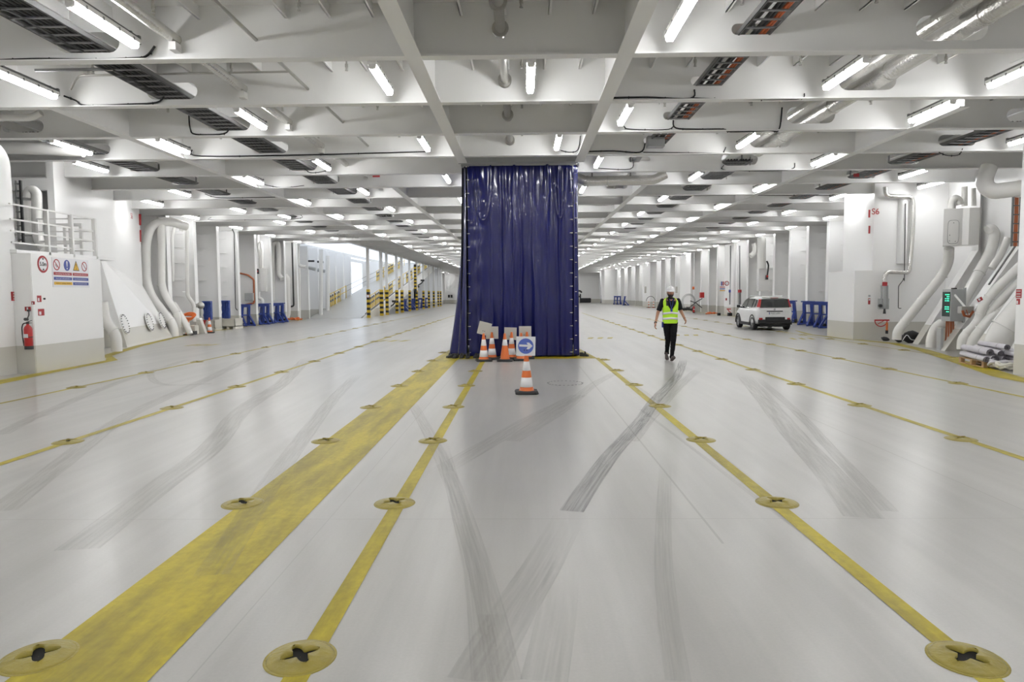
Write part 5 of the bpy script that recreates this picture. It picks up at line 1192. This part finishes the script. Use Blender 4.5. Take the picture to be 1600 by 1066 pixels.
for i, (px, Y, lb, rz) in enumerate(TL):
    x = at(px, 500, Y=Y).x
    if i == 0: T0.location = (x, Y, .0); T0.rotation_euler = (0, 0, rz); tag(T0, lb, 'trestle', 'blue lashing trestles')
    else: dup(T0, (x, Y, .0), rz, lb, 'blue lashing trestles')
# web equipment of the left frames
pipe([(374, 427, 39.7), (388, 430, 39.7), (396.5, 437, 39.7), (397, 474, 39.7), (384, 476, 39.7)], .05, 'orange-brown cable bundle looping over the fourth left frame', 'cable_bundle', 'copper', bend=.1, n=10)
prism_box(382, 458, 395.5, 470, 39.5, .2, 'light_grey', 'junction_box', 'grey junction box on the left frame inside the orange cable loop', 'box')
pipe([(363, 358, 37.3), (366, 365, 37.3), (368, 482, 37.3), (371, 485, 37.3)], .022, 'thin dark conduit down the third left frame', 'conduit', 'dark_metal', bend=.05, n=8)
prism_box(406, 419, 415.5, 456, 41.9, .35, 'white_metal', 'wall_cabinet', 'white cabinet on the fifth left frame above the trestles', 'cabinet')
prism_box(400.5, 420, 403, 428, 41.9, .2, 'black', 'alarm_beacon', 'black alarm beacon beside the white cabinet', 'beacon')
mb = MB(); c = A(401.8, 424, 41.88); ell(mb, c, (.05, .05, .05)); one(mb, 'red_lamp', 'red', 'small red lamp on the black alarm beacon', 'lamp')
pipe([(403, 366, 41.8), (403, 385, 41.8), (406, 400, 41.8), (406.5, 419, 41.8)], .08, 'white pipe above the white cabinet, left one', bend=.2); pipe([(404, 388, 41.6), (405, 380, 41.6), (408, 378, 41.6), (409, 385, 41.6), (409.5, 419, 41.6)], .08, 'white gooseneck pipe above the white cabinet', bend=.12)
pipe([(404, 456, 41.8), (404, 466, 41.8), (410, 468, 41.8), (410, 475, 41.8)], .1, 'white pipe below the white cabinet', bend=.12)
pipe([(426, 470, 44.6), (426, 386, 44.6), (429, 380, 44.6), (434, 380, 44.6), (435.5, 388, 44.6), (436, 430, 44.6), (441, 436, 44.5)], .16, 'thick white pipe loop on the sixth left frame', bend=.3)
pipe([(445.5, 431, 46.7), (449.5, 436, 46.7), (450, 490, 46.7), (447, 498, 46.7)], .19, 'thick white pipe running down beyond the last trestle', bend=.3)
pipe([(456.5, 379, 46.9), (457.5, 420, 46.9), (459, 478, 46.9), (452, 480, 46.9)], .06, 'dark brown cable run down the seventh left frame', 'cable_bundle', 'dark_metal', bend=.1, n=8)
pipe([(466, 380, 48.5), (466, 412, 48.5), (470, 416, 48.5), (478, 417, 48.5)], .12, 'grey pipe elbow on the left frame before the ramp', bend=.2); pipe([(481, 418, 49.8), (493, 421, 49.8)], .13, 'short horizontal grey pipe before the ramp', m='light_grey'); pipe([(496.5, 422, 51.8), (507.5, 424, 51.8)], .13, 'short horizontal grey pipe beside the ramp foot', m='light_grey')
pipe([(481, 408, 49.7), (491, 408, 49.7)], .07, 'short black pipe above the horizontal grey one', m='dark_metal'); pipe([(496, 409, 51.7), (505, 410, 51.7)], .08, 'short black pipe beside the ramp foot', m='dark_metal')
for px, Y, p0, p1, r, lb in ((467, 48.4, 420, 499, .13, 'white downpipe on the eighth left frame'), (501.5, 51.6, 390, 497, .15, 'white downpipe by the ramp foot'), (512, 53.6, 400, 487, .16, 'white bent pipe along the ramp wall'), (537, 60+3.5, 405, 450, .14, 'white pipe beyond the daylit opening')):
    pipe([(px, p0, Y), (px, p1, Y)], r, lb)
def heap(x, y, r, h, m, label, cat='heap', n=9, name='strap_heap', seed=0):
    rnd = random.Random(seed); mb = MB()
    for i in range(n):
        P = []; c = Vector((x+rnd.uniform(-r, r)*.5, y+rnd.uniform(-.2, .2), .03)); rr = rnd.uniform(.12, .3)*r*1.3
        for k in range(13): a = 2*PI*k/12; P.append(c+Vector((rr*math.cos(a), rr*.6*math.sin(a), max(0, h*(1-abs(c.x-x)/r)*rnd.uniform(.3, 1)))))
        mb.tube(P, .035, n=6)
    return one(mb, name, m, label, cat)
heap(at(459, 500, Y=45.6).x, 45.6, .75, .22, 'orange', 'heap of orange lashing straps on the floor by the left wall', seed=3)
heap(at(1112, 500, Y=53.0).x, 53.0, .6, .18, 'orange', 'heap of orange lashing straps on the floor by the right wall', seed=5)
# ------------------------------------------------------------------ right side equipment
YW = 24.87
p = A(1368, 331, YW)+Vector((0, -.0, 0)); mb = MB(); text(mb, 'S6', .30, p, (1, 0, 0), (0, 0, 1), 'sign_red', .002); one(mb, 'frame_marking', 'sign_red', 'red S6 lettering painted on the right wall block', 'lettering')
for y0, y1, lb in ((328, 340, 'upper red bar at the edge of the right S6 wall'), (353, 365, 'lower red bar at the edge of the right S6 wall')):
    a, b = A(1357, y0, YW), A(1359.2, y1, YW); mb = MB(); mb.bx(a.x, b.x, YW-.02, YW, b.z, a.z); one(mb, 'red_marker', 'sign_red', lb, 'marker')
mb = MB(); a, b = A(1407, 312, YW), A(1407, 412, YW); mb.cyl((a.x+.1, YW+.03, b.z), (a.x+.1, YW+.03, a.z), .17, n=24); trim(mb, 'wall_paint', 'half-round white pilaster on the right S6 wall')
def rp(pix, r, label, Y=24.7, **k): return pipe([(x, y, Y) for x, y in pix], r, label, **k)
rp([(1383, 292), (1384, 306), (1425, 308), (1427, 320), (1426, 365), (1421, 422), (1418, 426), (1386, 425), (1382, 432), (1382, 446)], .075, 'foil-wrapped pipe zigzagging down the right S6 wall', name='insulated_pipe', m='foil', bend=.16, rings=[(3, .5), (4, .4)])
t = thing('hydrant_valve', tuple(A(1382.5, 490, 24.6)), 'grey fire valve column with red band on the right S6 wall', 'valve'); mb = MB()
a, b = A(1382.5, 446, 24.6), A(1382.5, 482, 24.6); mb.cyl(b, a, .055, n=14); mb.cyl(a+Vector((.12, .05, 0)), b+Vector((.12, .05, .1)), .03, n=10); mb.cyl(a+Vector((-.1, .05, 0)), b+Vector((-.1, .05, .1)), .03, n=10); mb.box((a+b)/2+Vector((0, .08, -.25)), (.36, .08, .38)); mb.build('column', 'light_grey', t, world=True)
mb = MB(); c = A(1382.5, 444, 24.6); mb.cyl(c+Vector((0, 0, -.07)), c+Vector((0, 0, .07)), .085, n=16); mb.build('red_band', 'sign_red', t, world=True)
mb = MB(); c = A(1375.5, 478, 24.55); mb.cyl(c+Vector((0, -.04, 0)), c+Vector((0, .04, 0)), .06, n=14); c = A(1382, 486, 24.6); mb.cyl(c+Vector((0, 0, -.1)), c+Vector((0, 0, .08)), .05, .03, n=10); mb.build('coupling', 'dark_metal', t, world=True)
rp([(1415, 318), (1413, 440), (1412, 434), (1411, 438), (1404, 447), (1403.5, 482), (1408, 482)], .014, 'thin dark conduit stepping down the right S6 wall', name='conduit', m='dark_metal', bend=.05, n=8)
t = thing('hose_rack', tuple(A(1378, 501, 24.6)), 'red hose rack with semicircular hoop on the right S6 wall', 'hose rack'); c = A(1378, 500.5, 24.6)
mb = MB(); mb.bar(c+Vector((-.26, 0, 0)), c+Vector((.26, 0, 0)), .03, .05); mb.tube([c+Vector((-.03+.22*math.cos(a), 0, -.22*math.sin(a))) for a in [PI*k/14 for k in range(15)]], .018, n=8); mb.bar(c+Vector((-.15, 0, -.14)), c+Vector((.1, 0, 0)), .03, .02); mb.build('hoop', 'red', t, world=True)
mb = MB(); mb.tube([c+Vector((-.25, .05, .0)), c+Vector((-.02, .05, .12)), c+Vector((.22, .05, .0))], .012, n=6); mb.build('bracket', 'white_metal', t, world=True)
mb = MB(); n_ = A(1386, 504, 24.5); mb.cyl(n_, n_+Vector((.0, 0, -.30)), .035, n=12); mb.build('nozzle', 'orange', t, world=True); mb = MB(); mb.cyl(n_+Vector((0, 0, -.40)), n_+Vector((0, 0, -.28)), .045, n=12); mb.build('nozzle_tip', 'black', t, world=True)
a, b = A(1358.5, 472, 24.86), A(1361.8, 477, 24.86)
mb = MB(); mb.bx(12.45, 12.52, 24.86, 24.875, 1.28, 1.5, 'sign_red'); mb.bx(12.46, 12.51, 24.855, 24.86, 1.42, 1.48, 'sign_white'); mb.bx(12.45, 12.52, 24.86, 24.875, 1.55, 1.62, 'light_grey'); one(mb, 'fire_sign', 'sign_red', 'small red and grey sign at the edge of the low right casing', 'sign')
# fan coil box
t = thing('fan_unit', (14.2, 22.25, 3.15), 'white ventilation box with rounded access panel high on the right wall', 'ventilation unit'); a, b = A(1478, 330, 21.9), A(1522, 387, 21.9)
mb = MB(); mb.prism([(a.x, 22.0, 3.18), (a.x+.5, 21.85, 3.18), (a.x+.62, 21.72, 3.18), (b.x+.02, 21.72, 3.18), (b.x+.22, 22.3, 3.18), (a.x+.3, 22.5, 3.18)], (0, 0, 1.15)); mb.build('housing', 'white_metal', t, world=True)
mb = MB(); P = stadium(0, 0, .34, .72) if False else [(.15*math.copysign(abs(math.cos(q))**.5, math.cos(q)), .36*math.copysign(abs(math.sin(q))**.35, math.sin(q))) for q in [2*PI*k/40 for k in range(40)]]; d = Vector((.5, -.15, 0)).normalized(); c = Vector((a.x+.26, 21.915, 3.60)); nn = Vector((d.y, -d.x, 0))
mb.prism([c+d*u*1.06+Vector((0, 0, v*1.03)) for u, v in P], nn*.006, 'grey_metal'); mb.prism([c+d*u+nn*.006+Vector((0, 0, v)) for u, v in P], nn*.012, 'white_metal'); mb.build('access_panel', 'white_metal', t, world=True)
mb = MB()
for u, v in ((-.1, -.1), (0, .28), (-.1, -.28), (.06, -.3)): mb.cyl(c+d*u+Vector((0, 0, v))+nn*.012, c+d*u+Vector((0, 0, v))+nn*.03, .014, n=8)
mb.build('fastener', 'grey_metal', t, world=True)
pipe([(1487, 330, 22.1), (1487, 315, 22.1), (1492, 309, 22.1), (1498, 312, 22.1), (1500, 320, 22.1)], .11, 'white gooseneck on top of the ventilation box', bend=.2)
pipe([(1507, 322, 22.3), (1507, 292, 22.3)], .09, 'white pipe rising from the ventilation box, left one'); pipe([(1521, 322, 22.5), (1521, 294, 22.5)], .07, 'white pipe rising from the ventilation box, right one')
pipe([(1483, 388, 22.1), (1482, 410, 22.3), (1474, 428, 22.5), (1412, 505, 22.9), (1402, 518, 22.9), (1401, 531, 22.9)], .145, 'long white pipe slanting from the ventilation box down to the floor', bend=.35, rings=[(2, .02), (2, .55), (2, .98)])
# electrical cabinet on cables
t = thing('electrical_cabinet', (12.65, 20.3, .86), 'grey electrical cabinet with green indicator lamps between the right braces', 'cabinet')
mb = MB(); mb.box((0, 0, .47), (.42, .42, .94), bev=.012); mb.box((.19, -.19, .47), (.06, .06, 1.02)); mb.build('housing', 'light_grey', t)
mb = MB(); mb.box((-.213, -.0, .50), (.012, .36, .72)); dr = mb.build('glass_door', 'screen_glass', t)
for z in (.60, .66, .72, .78, .28, .36, .42):
    for y in (-.13, -.06, .02): 
        if (z in (.28, .72)) and y > 0: continue
        mb = MB(); mb.box((-.224, y, z), (.008, .030, .026)); mb.build('indicator_lamp', 'green_led', dr)
mb = MB(); mb.box((0, -.0, .955), (.12, .1, .04), bev=.01); mb.build('cable_gland', 'dark_metal', t)
mb = MB(); c = Vector((12.5, 20.35, 0)); 
for i in range(5): mb.tube([c+Vector((.05*i-.02, .02*(i % 2), .04)), c+Vector((.05*i+.02*(i % 3), 0, .4)), c+Vector((.05*i, 0, .88))], .022, n=6)
one(mb, 'cable_bundle', 'copper', 'orange-brown cables rising from the floor into the grey cabinet', 'cable'); mb = MB(); mb.bx(12.28, 12.36, 20.25, 20.45, 0, .66); one(mb, 'cable_cover', 'light_grey', 'grey upright cover plate beneath the electrical cabinet', 'cover')
pipe([(1472, 505, 21.3), (1462, 512, 21.3), (1455, 530, 21.3), (1454.5, 543, 21.3)], .15, 'short white pipe bend behind the grey cabinet', bend=.3)
pipe([(1543, 360, 21.6), (1548, 357, 21.6), (1554, 364, 21.6), (1549, 392, 21.6), (1510, 462, 21.2), (1495, 487, 21.1)], .155, 'white pipe with hooked top slanting between the right braces', bend=.3, rings=[(3, .5)])
pipe([(1575, 372, 20.9), (1565, 395, 20.9), (1549, 420, 20.9)], .10, 'faint white pipe in the shaded bay on the right')
prism_box(1503, 479, 1522, 490, 19.6, .2, 'steel', 'valve_block', 'steel valve block with black hoses behind the right diagonal brace', 'valve')
mb = MB(); c = A(1512, 492, 19.5); mb.tube([c+Vector((-.15, 0, .12)), c+Vector((-.1, 0, -.02)), c+Vector((.05, 0, -.06)), c+Vector((.15, 0, .1))], .035, n=8); mb.tube([c+Vector((-.08, -.05, .14)), c+Vector((0, -.05, -.05)), c+Vector((.1, -.05, .12))], .012, n=8, m='copper'); mb.mats = ['black' if q is None else q for q in mb.mats]; one(mb, 'hose', 'black', 'black hoses hanging under the steel valve block', 'hose')
mb = MB(); a, b = A(1492, 461, 20.1), A(1508, 480, 19.7); mb.cyl(a, b, .03, n=10); one(mb, 'conduit', 'white_metal', 'white conduit from the grey cabinet to the valve block', 'pipe')
mb = MB(); c = A(1529, 468, 17.57); mb.box(c+Vector((0, -.05, 0)), (.13, .01, .09), 'sign_red', rot=Matrix.Rotation(-.5, 3, 'Y')); mb.box(c+Vector((-.02, -.057, 0)), (.05, .006, .06), 'sign_white', rot=Matrix.Rotation(-.5, 3, 'Y')); one(mb, 'fire_sign', 'sign_red', 'red and white sign stuck on the front right diagonal brace', 'sign')
# vertical orange cable run at the right edge
mb = MB(); a, b = A(1589, 300, 19.2), A(1586, 385, 19.2)
mb.bar(a, b, .09, .04, 'copper'); mb.bar(a+Vector((.1, 0, 0)), b+Vector((.1, 0, 0)), .025, .06, 'tray_metal'); mb.bar(a+Vector((-.1, 0, 0)), b+Vector((-.1, 0, 0)), .025, .06, 'tray_metal')
for i in range(6): mb.box(a.lerp(b, (i+.5)/6), (.22, .05, .03), 'tray_metal')
one(mb, 'cable_ladder', 'tray_metal', 'vertical cable ladder with an orange cable at the right edge', 'cable tray')
mb = MB(); a, b = A(1586, 385, 19.2), A(1545, 445, 19.2); mb.bar(a, b, .05, .03); one(mb, 'cable_ladder', 'tray_metal', 'dark cable run slanting down behind the right brace', 'cable tray')
# pipes between the front braces
pipe([(1502, 546, 18.7), (1503, 530, 18.7), (1510, 521, 18.7), (1523, 509, 18.6), (1530, 498, 18.6), (1535, 478, 18.5), (1553, 455, 18.4), (1605, 405, 18.2)], .115, 'wavy white pipe on the left of the front right pipes', bend=.2, rings=[(2, .1), (4, .4), (5, .6)])
pipe([(1541, 508, 18.5), (1545, 492, 18.5), (1556, 478, 18.4), (1608, 425, 18.1)], .10, 'white pipe second from left among the front right pipes', bend=.2, rings=[(1, .6)])
pipe([(1515, 552, 18.6), (1520, 535, 18.6), (1535, 512, 18.5), (1610, 438, 18.3)], .17, 'thick white pipe slanting beside the front right brace', bend=.3, rings=[(1, .9), (2, .35)])
pipe([(1564, 566, 17.3), (1557, 544, 17.3), (1567, 518, 17.2), (1612, 466, 17.0)], .31, 'very fat white pipe rising behind the pallet of rolls', bend=.5, rings=[(2, .1)], n=28)
pipe([(1592, 580, 16.0), (1589, 560, 16.0), (1604, 535, 16.0)], .22, 'fat white pipe stub at the right edge behind the rolls', bend=.3, n=24)
# signs on the near right wall (plane X = 10.25)
def xs(px0, py0, px1, py1, m, mb, d=0):
    a, b = at(px0, py0, X=10.26), at(px1, py1, X=10.26); mb.bx(10.262-d, 10.268, min(a.y, b.y), max(a.y, b.y), min(a.z, b.z), max(a.z, b.z), m)
mb = MB(); xs(1587.5, 452, 1595.5, 466, 'sign_red', mb)
for q in (454, 458.5, 462.5): xs(1588.5, q, 1594.5, q+1.8, 'sign_back', mb, .004)
one(mb, 'warning_sign', 'sign_red', 'small red sign with three text lines on the near right wall edge', 'sign')
mb = MB(); xs(1588, 467, 1593, 476, 'sign_red', mb); xs(1588.6, 470, 1590.5, 475, 'sign_white', mb, .004); one(mb, 'fire_sign', 'sign_red', 'narrow red and white sign below the three-line sign at right', 'sign')
# bags on the floor
def bag(px, py, Y, w_, h, label, seed):
    c = A(px, py, Y); mb = MB(); rnd = random.Random(seed)
    ell(mb, (c.x, Y, h*.45), (w_/2, .18, h*.5)); o = mb.build('bag', 'rubber'); o.location.z = 0.0
    for v in o.data.vertices: v.co += Vector((.05*noise.noise(v.co*6+Vector((seed, 0, 0))), .04*noise.noise(v.co*7), .03*noise.noise(v.co*8)))
    tag(o, label, 'bag')
bag(1405, 530, 23.6, .34, .30, 'small black bag on the floor at the foot of the slanting pipe', 1); bag(1424, 530, 23.2, .55, .42, 'larger black bag with pale strap beside the first right brace', 2); bag(1383, 532, 24.3, .22, .14, 'small black shoe-like bundle below the red hose rack', 3)
mb = MB(); c = A(1419, 533, 22.95); mb.tube(sm3([c+Vector((-.2, 0, .0)), c+Vector((-.05, 0, .2)), c+Vector((.1, 0, .05)), c+Vector((.3, 0, .03))]), .012, n=6); one(mb, 'strap', 'sign_white', 'pale strap lying over the larger black bag', 'strap')
# pallet and rolls
pc = Vector((10.96, 16.15, 0)); ang = -1.73; Rz = Matrix.Rotation(ang, 3, 'Z')
t = thing('pallet', tuple(pc), 'wooden pallet under the rolled white sheets on the right', 'pallet'); t.rotation_euler = (0, 0, ang)
for y in (-.36, 0, .36):
    mb = MB(); mb.box((0, y, .011), (1.2, .09, .022)); mb.build('bottom_board', 'wood', t)
    for x in (-.55, 0, .55): mb = MB(); mb.box((x, y, .062), (.10, .09, .08)); mb.build('block', 'wood', t)
for x in (-.55, 0, .55): mb = MB(); mb.box((x, 0, .113), (.10, .80, .022)); mb.build('stringer_board', 'wood', t)
for i in range(7): mb = MB(); mb.box((0, -.36+.12*i, .135), (1.2, .09, .02)); mb.build('deck_board', 'wood', t)
rnd = random.Random(4)
def roll(c, d, L, r, label, turns=2.6):
    d = Vector(d).normalized(); u, v = frame_of(d); n = 44; mb = MB(); P = []
    for i in range(n+1): a = 2*PI*turns*i/n; rr = r*(.38+.62*i/n); P.append(u*rr*math.cos(a)+v*rr*math.sin(a))
    c = Vector(c); th = .007; rings = []
    for e in (-.5, .5):
        w1 = [c+d*L*e+p for p in P]; w2 = [c+d*L*e+p*(1-th/max(p.length, .01)) for p in P][::-1]; rings.append(w1+w2)
    mb.loft(rings, caps=False); o = mb.build('sheet_roll', 'roll_sheet'); 
    mb = MB()
    for e in (-.5, .5): w1 = [c+d*(L*e+.002*e)+p for p in P]; w2 = [c+d*(L*e+.002*e)+p*(1-th*1.6/max(p.length, .01)) for p in P]; mb.add(w1+w2, [(i, i+1, n+2+i, n+1+i) for i in range(n)])
    mb.build('edge', 'roll_edge', o, world=True, fix=False); mb = MB(); cc = c+d*L*.22; mb.cyl(cc-d*.006, cc+d*.006, r*1.03, n=20, caps=False); mb.build('tie', 'black', o, world=True, fix=False)
    tag(o, label, 'roll', 'rolled sheets on the pallet')
ax = Rz@Vector((1, 0, 0)); ay = Rz@Vector((0, 1, 0)); k = 0
ROLLS = [(.30, -.36, .21, .075, 'lowest rolled sheet at the front edge of the pallet'), (.30, -.20, .22, .085, 'rolled sheet on the pallet, second from the front'), (.34, -.02, .22, .085, 'rolled sheet in the middle of the bottom layer'), (.42, .16, .22, .07, 'rolled sheet behind the middle of the bottom layer'), (.38, .34, .22, .085, 'rolled sheet at the back of the bottom layer'), (.24, -.28, .36, .085, 'rolled sheet lying on top of the front rolls'), (.36, -.10, .36, .07, 'rolled sheet on top in the middle of the stack'), (.48, .08, .35, .07, 'upper rolled sheet sticking out to the right'), (.30, .25, .36, .075, 'upper rolled sheet at the back of the pallet'), (.34, .02, .48, .07, 'topmost rolled sheet of the stack')]
for a, b, z, r, lb in ROLLS: roll(pc+ax*(a-.25)+ay*b+Vector((0, 0, z)), ax+Vector((0, 0, rnd.uniform(-.03, .01)))+ay*rnd.uniform(-.08, .08), 1.35, r, lb)
def ragheap(c, lab, m, s, seed, sq=(1, .7, .45)):
    mb = MB(); rnd = random.Random(seed)
    for i in range(7):
        P = []; 
        for k_ in range(9): a = 2*PI*k_/8; P.append(Vector(c)+Vector((s*math.cos(a+i)*sq[0]*rnd.uniform(.5, 1), s*math.sin(a+i)*sq[1]*rnd.uniform(.5, 1), .05+s*sq[2]*rnd.uniform(0, 1))))
        mb.tube(sm3(P, 4), .035, n=7)
    return one(mb, 'crumpled_sheet', m, lab, 'sheet')
ragheap(pc+ax*.78+ay*(-.05)+Vector((0, 0, .0)), 'crumpled whitish sheeting spilling off the right end of the pallet', 'roll_sheet', .34, 2)
ragheap(pc+ax*1.05+ay*(-.12)+Vector((0, 0, .0)), 'crumpled grey-brown sheeting on the floor right of the pallet', 'bin', .25, 5)
# behind the low casing: recess pipes
pipe([(1333, 338, 28.5), (1336, 352, 28.5), (1337, 421, 28.5)], .21, 'thick white pipe in the recess above the low right casing', bend=.3, rings=[(1, .5)]); pipe([(1349, 340, 28.8), (1349, 421, 28.8)], .15, 'white pipe beside the thick one in the right recess')
pipe([(1297, 444, 32.3), (1303, 441, 32.3), (1306, 450, 32.3), (1307, 478, 32.3)], .09, 'black corrugated conduit hooked above the right trestles', 'conduit', 'dark_metal', bend=.2)
pipe([(1311, 470, 32.0), (1318, 466, 32.0)], .06, 'short black cable stub beside the hooked conduit', 'conduit', 'dark_metal')
mb = MB(); a, b, c = A(1303, 514, 30.6), A(1315, 494, 30.6), A(1320, 494, 30.6); mb.prism([a, A(1309, 516, 30.6), c, b], (0, .3, 0)); trim(mb, 'wall_paint', 'white brace foot beside the low right casing')
# farther along the right wall
pipe([(1190, 372, 43.4), (1190, 420, 43.4)], .26, 'fat white duct on the frame above the car', m='pipe_paint'); prism_box(1186, 420, 1201, 455, 43.3, .4, 'white_metal', 'wall_cabinet', 'white cabinet under the fat duct above the car', 'cabinet'); prism_box(1197.5, 430, 1200.5, 437, 43.0, .2, 'dark_metal', 'alarm_beacon', 'dark alarm beacon with red lamp above the car', 'beacon')
mb = MB(); c = A(1199, 432, 42.95); ell(mb, c, (.07, .07, .07)); one(mb, 'red_lamp', 'red', 'red lamp on the beacon above the car', 'lamp')
pipe([(1198, 408, 43.1), (1201, 414, 43.1), (1199, 430, 43.1)], .05, 'black cable above the beacon over the car', 'cable', 'cable', n=8)
pipe([(1178, 380, 45.7), (1180, 386, 45.7), (1179, 396, 45.7), (1172, 400, 45.7)], .16, 'white bent pipe high on the wall left of the fat duct', bend=.2)
for px, Y, m, lb in ((1141.3, 50.6, 'sign_blue', 'slim grey fire valve with blue band on the right wall beside the sign casing'), (1155.8, 48.4, 'sign_red', 'slim grey fire valve with red band on the right wall left of the car')):
    t = thing('hydrant_valve', tuple(A(px, 478, Y)), lb, 'valve'); a, b = A(px, 455, Y), A(px, 476, Y); mb = MB(); mb.cyl(b, a, .09, n=12); mb.cyl(a, A(px, 384, Y), .04, n=8); mb.build('column', 'grey_metal', t, world=True); mb = MB(); mb.cyl(a-Vector((0, 0, .1)), a+Vector((0, 0, .1)), .13, n=12); mb.build('band', m, t, world=True)
mb = MB(); c = A(1143, 483, 50.4); mb.bar(c+Vector((-.35, 0, 0)), c+Vector((.35, 0, 0)), .04, .07); mb.tube([c+Vector((.25*math.cos(a), 0, -.25*math.sin(a))) for a in [PI*k/10 for k in range(11)]], .03, n=6); one(mb, 'hose_rack', 'red', 'small distant red hose rack on the right wall left of the car', 'hose rack')
mb = MB(); a = A(1148, 497, 48.6); mb.bar(a, a+Vector((.35, 0, .25)), .10, .10); mb.box(a, (.25, .25, .16)); one(mb, 'hose_reel', 'blue_plastic', 'blue fitting on the floor just left of the car', 'fitting')
prism_box(1122, 497, 1126, 501, 51.0, .3, 'black', 'black_box', 'small black box at the foot of the sign casing, left one', 'box'); prism_box(1138, 496.5, 1144, 501.5, 50.0, .3, 'black', 'black_box', 'larger black box on the floor left of the car', 'box')
t = thing('safety_sign_board', tuple(A(1130, 455, 49.85)), 'small distant safety sign board on the right wall casing', 'sign'); mb = MB()
for i, px in enumerate((1125.3, 1127.6, 1130, 1132.5)): a, b = A(px-.8, 440, 49.85), A(px+.8, 446.5, 49.85); mb.bx(a.x, b.x, 49.83, 49.86, b.z, a.z, ('sign_white', 'sign_blue', 'sign_red', 'sign_white')[i])
for i, m in enumerate(('sign_red', 'sign_blue', 'sign_yellow')): a, b = A(1124.7, 448.2+2.7*i, 49.85), A(1132.8, 449.5+2.7*i, 49.85); mb.bx(a.x, b.x, 49.83, 49.86, b.z, a.z, m)
mb.build('pictograms', 'sign_white', t, world=True); mb = MB(); c = A(1135.5, 443, 49.85); mb.cyl(c, c+Vector((0, -.03, 0)), .17, n=20, m='sign_red'); mb.cyl(c+Vector((0, -.03, 0)), c+Vector((0, -.04, 0)), .12, n=20, m='sign_white'); mb.build('round_sign', 'sign_red', t, world=True)
prism_box(1134, 466, 1136, 469.5, 49.8, .05, 'sign_red', 'fire_sign', 'tiny red sign below the distant safety board', 'sign', bev=.002)
prism_box(1094, 457, 1100.5, 465.5, 56.5, .3, 'red', 'hose_cabinet', 'bright red box on the right wall behind the walking man', 'box'); prism_box(1082.3, 448, 1085.2, 452.5, 59, .2, 'orange', 'orange_beacon', 'small orange beacon on the wall right of the man', 'beacon')
p = A(1084, 490, 57.6); extinguisher(p.x, 57.6, .0, 'distant fire extinguisher by the right wall behind the man')
for px, Y, lb in ((1057, 66, 'white square wall sign beyond the man on the right'), (1008.5, 80, 'dark-lettered white panel on the distant right wall')): prism_box(px-1.4, 448, px+1.6, 458, Y-.3, .04, 'sign_back', 'wall_sign', lb, 'sign', bev=.002)
heap(at(1074, 492, Y=61).x, 61, .8, .5, 'dark_metal', 'tangle of dark hoses on the floor by the right wall', 'hoses', 10, 'hose_tangle', 9)
mb = MB(); c = A(1076, 470, 61.5)
for i in range(3): mb.tube([c+Vector(((.5+.06*i)*math.cos(a), .02*i, (.6+.06*i)*math.sin(a)-.1)) for a in [2*PI*k/20 for k in range(21)]], .022, n=6)
one(mb, 'hose_loop', 'light_grey', 'pale hose loop hanging on the wall right of the man', 'hose')
mb = MB(); c = A(1088, 472, 58.5); mb.tube([c+Vector((-.5, 0, -.4)), c+Vector((0, 0, .0)), c+Vector((.5, 0, .3))], .04, n=6); mb.tube([c+Vector((-.5, .05, .1)), c+Vector((0, .05, -.1)), c+Vector((.5, .05, -.5))], .04, n=6); one(mb, 'cable', 'dark_metal', 'black cables crossing on the wall beside the red box', 'cable')
t = at(914, 470, Y=118); mb = MB(); mb.tube([(t.x-1.0+.45*math.cos(a), 118, 1.6+.5*math.sin(a)) for a in [PI*k/8+.3 for k in range(13)]], .14, n=8); mb.box((t.x+.1, 118, .45), (1.9, .6, .8), bev=.2); one(mb, 'hose_reel', 'black', 'black hose reel and coil at the far end of the deck', 'hose reel')
for px in (903.5, 906.7): mb = MB(); c = at(px, 468, Y=119); mb.bx(c.x-.12, c.x+.12, 118.9, 119.1, 0, 1.55); one(mb, 'bollard', 'black', 'dark upright post at the far end beside the curtain, %s one' % ('left' if px < 905 else 'right'), 'post')
mb = MB(); c = at(1017, 469, Y=78.5); mb.tube([(c.x+.5*math.cos(a), 78.6, .75+.55*math.sin(a)) for a in [PI*k/12 for k in range(13)]], .03, n=6); one(mb, 'hoop', 'dark_metal', 'dark hoop standing between the distant pair of cones', 'hoop')
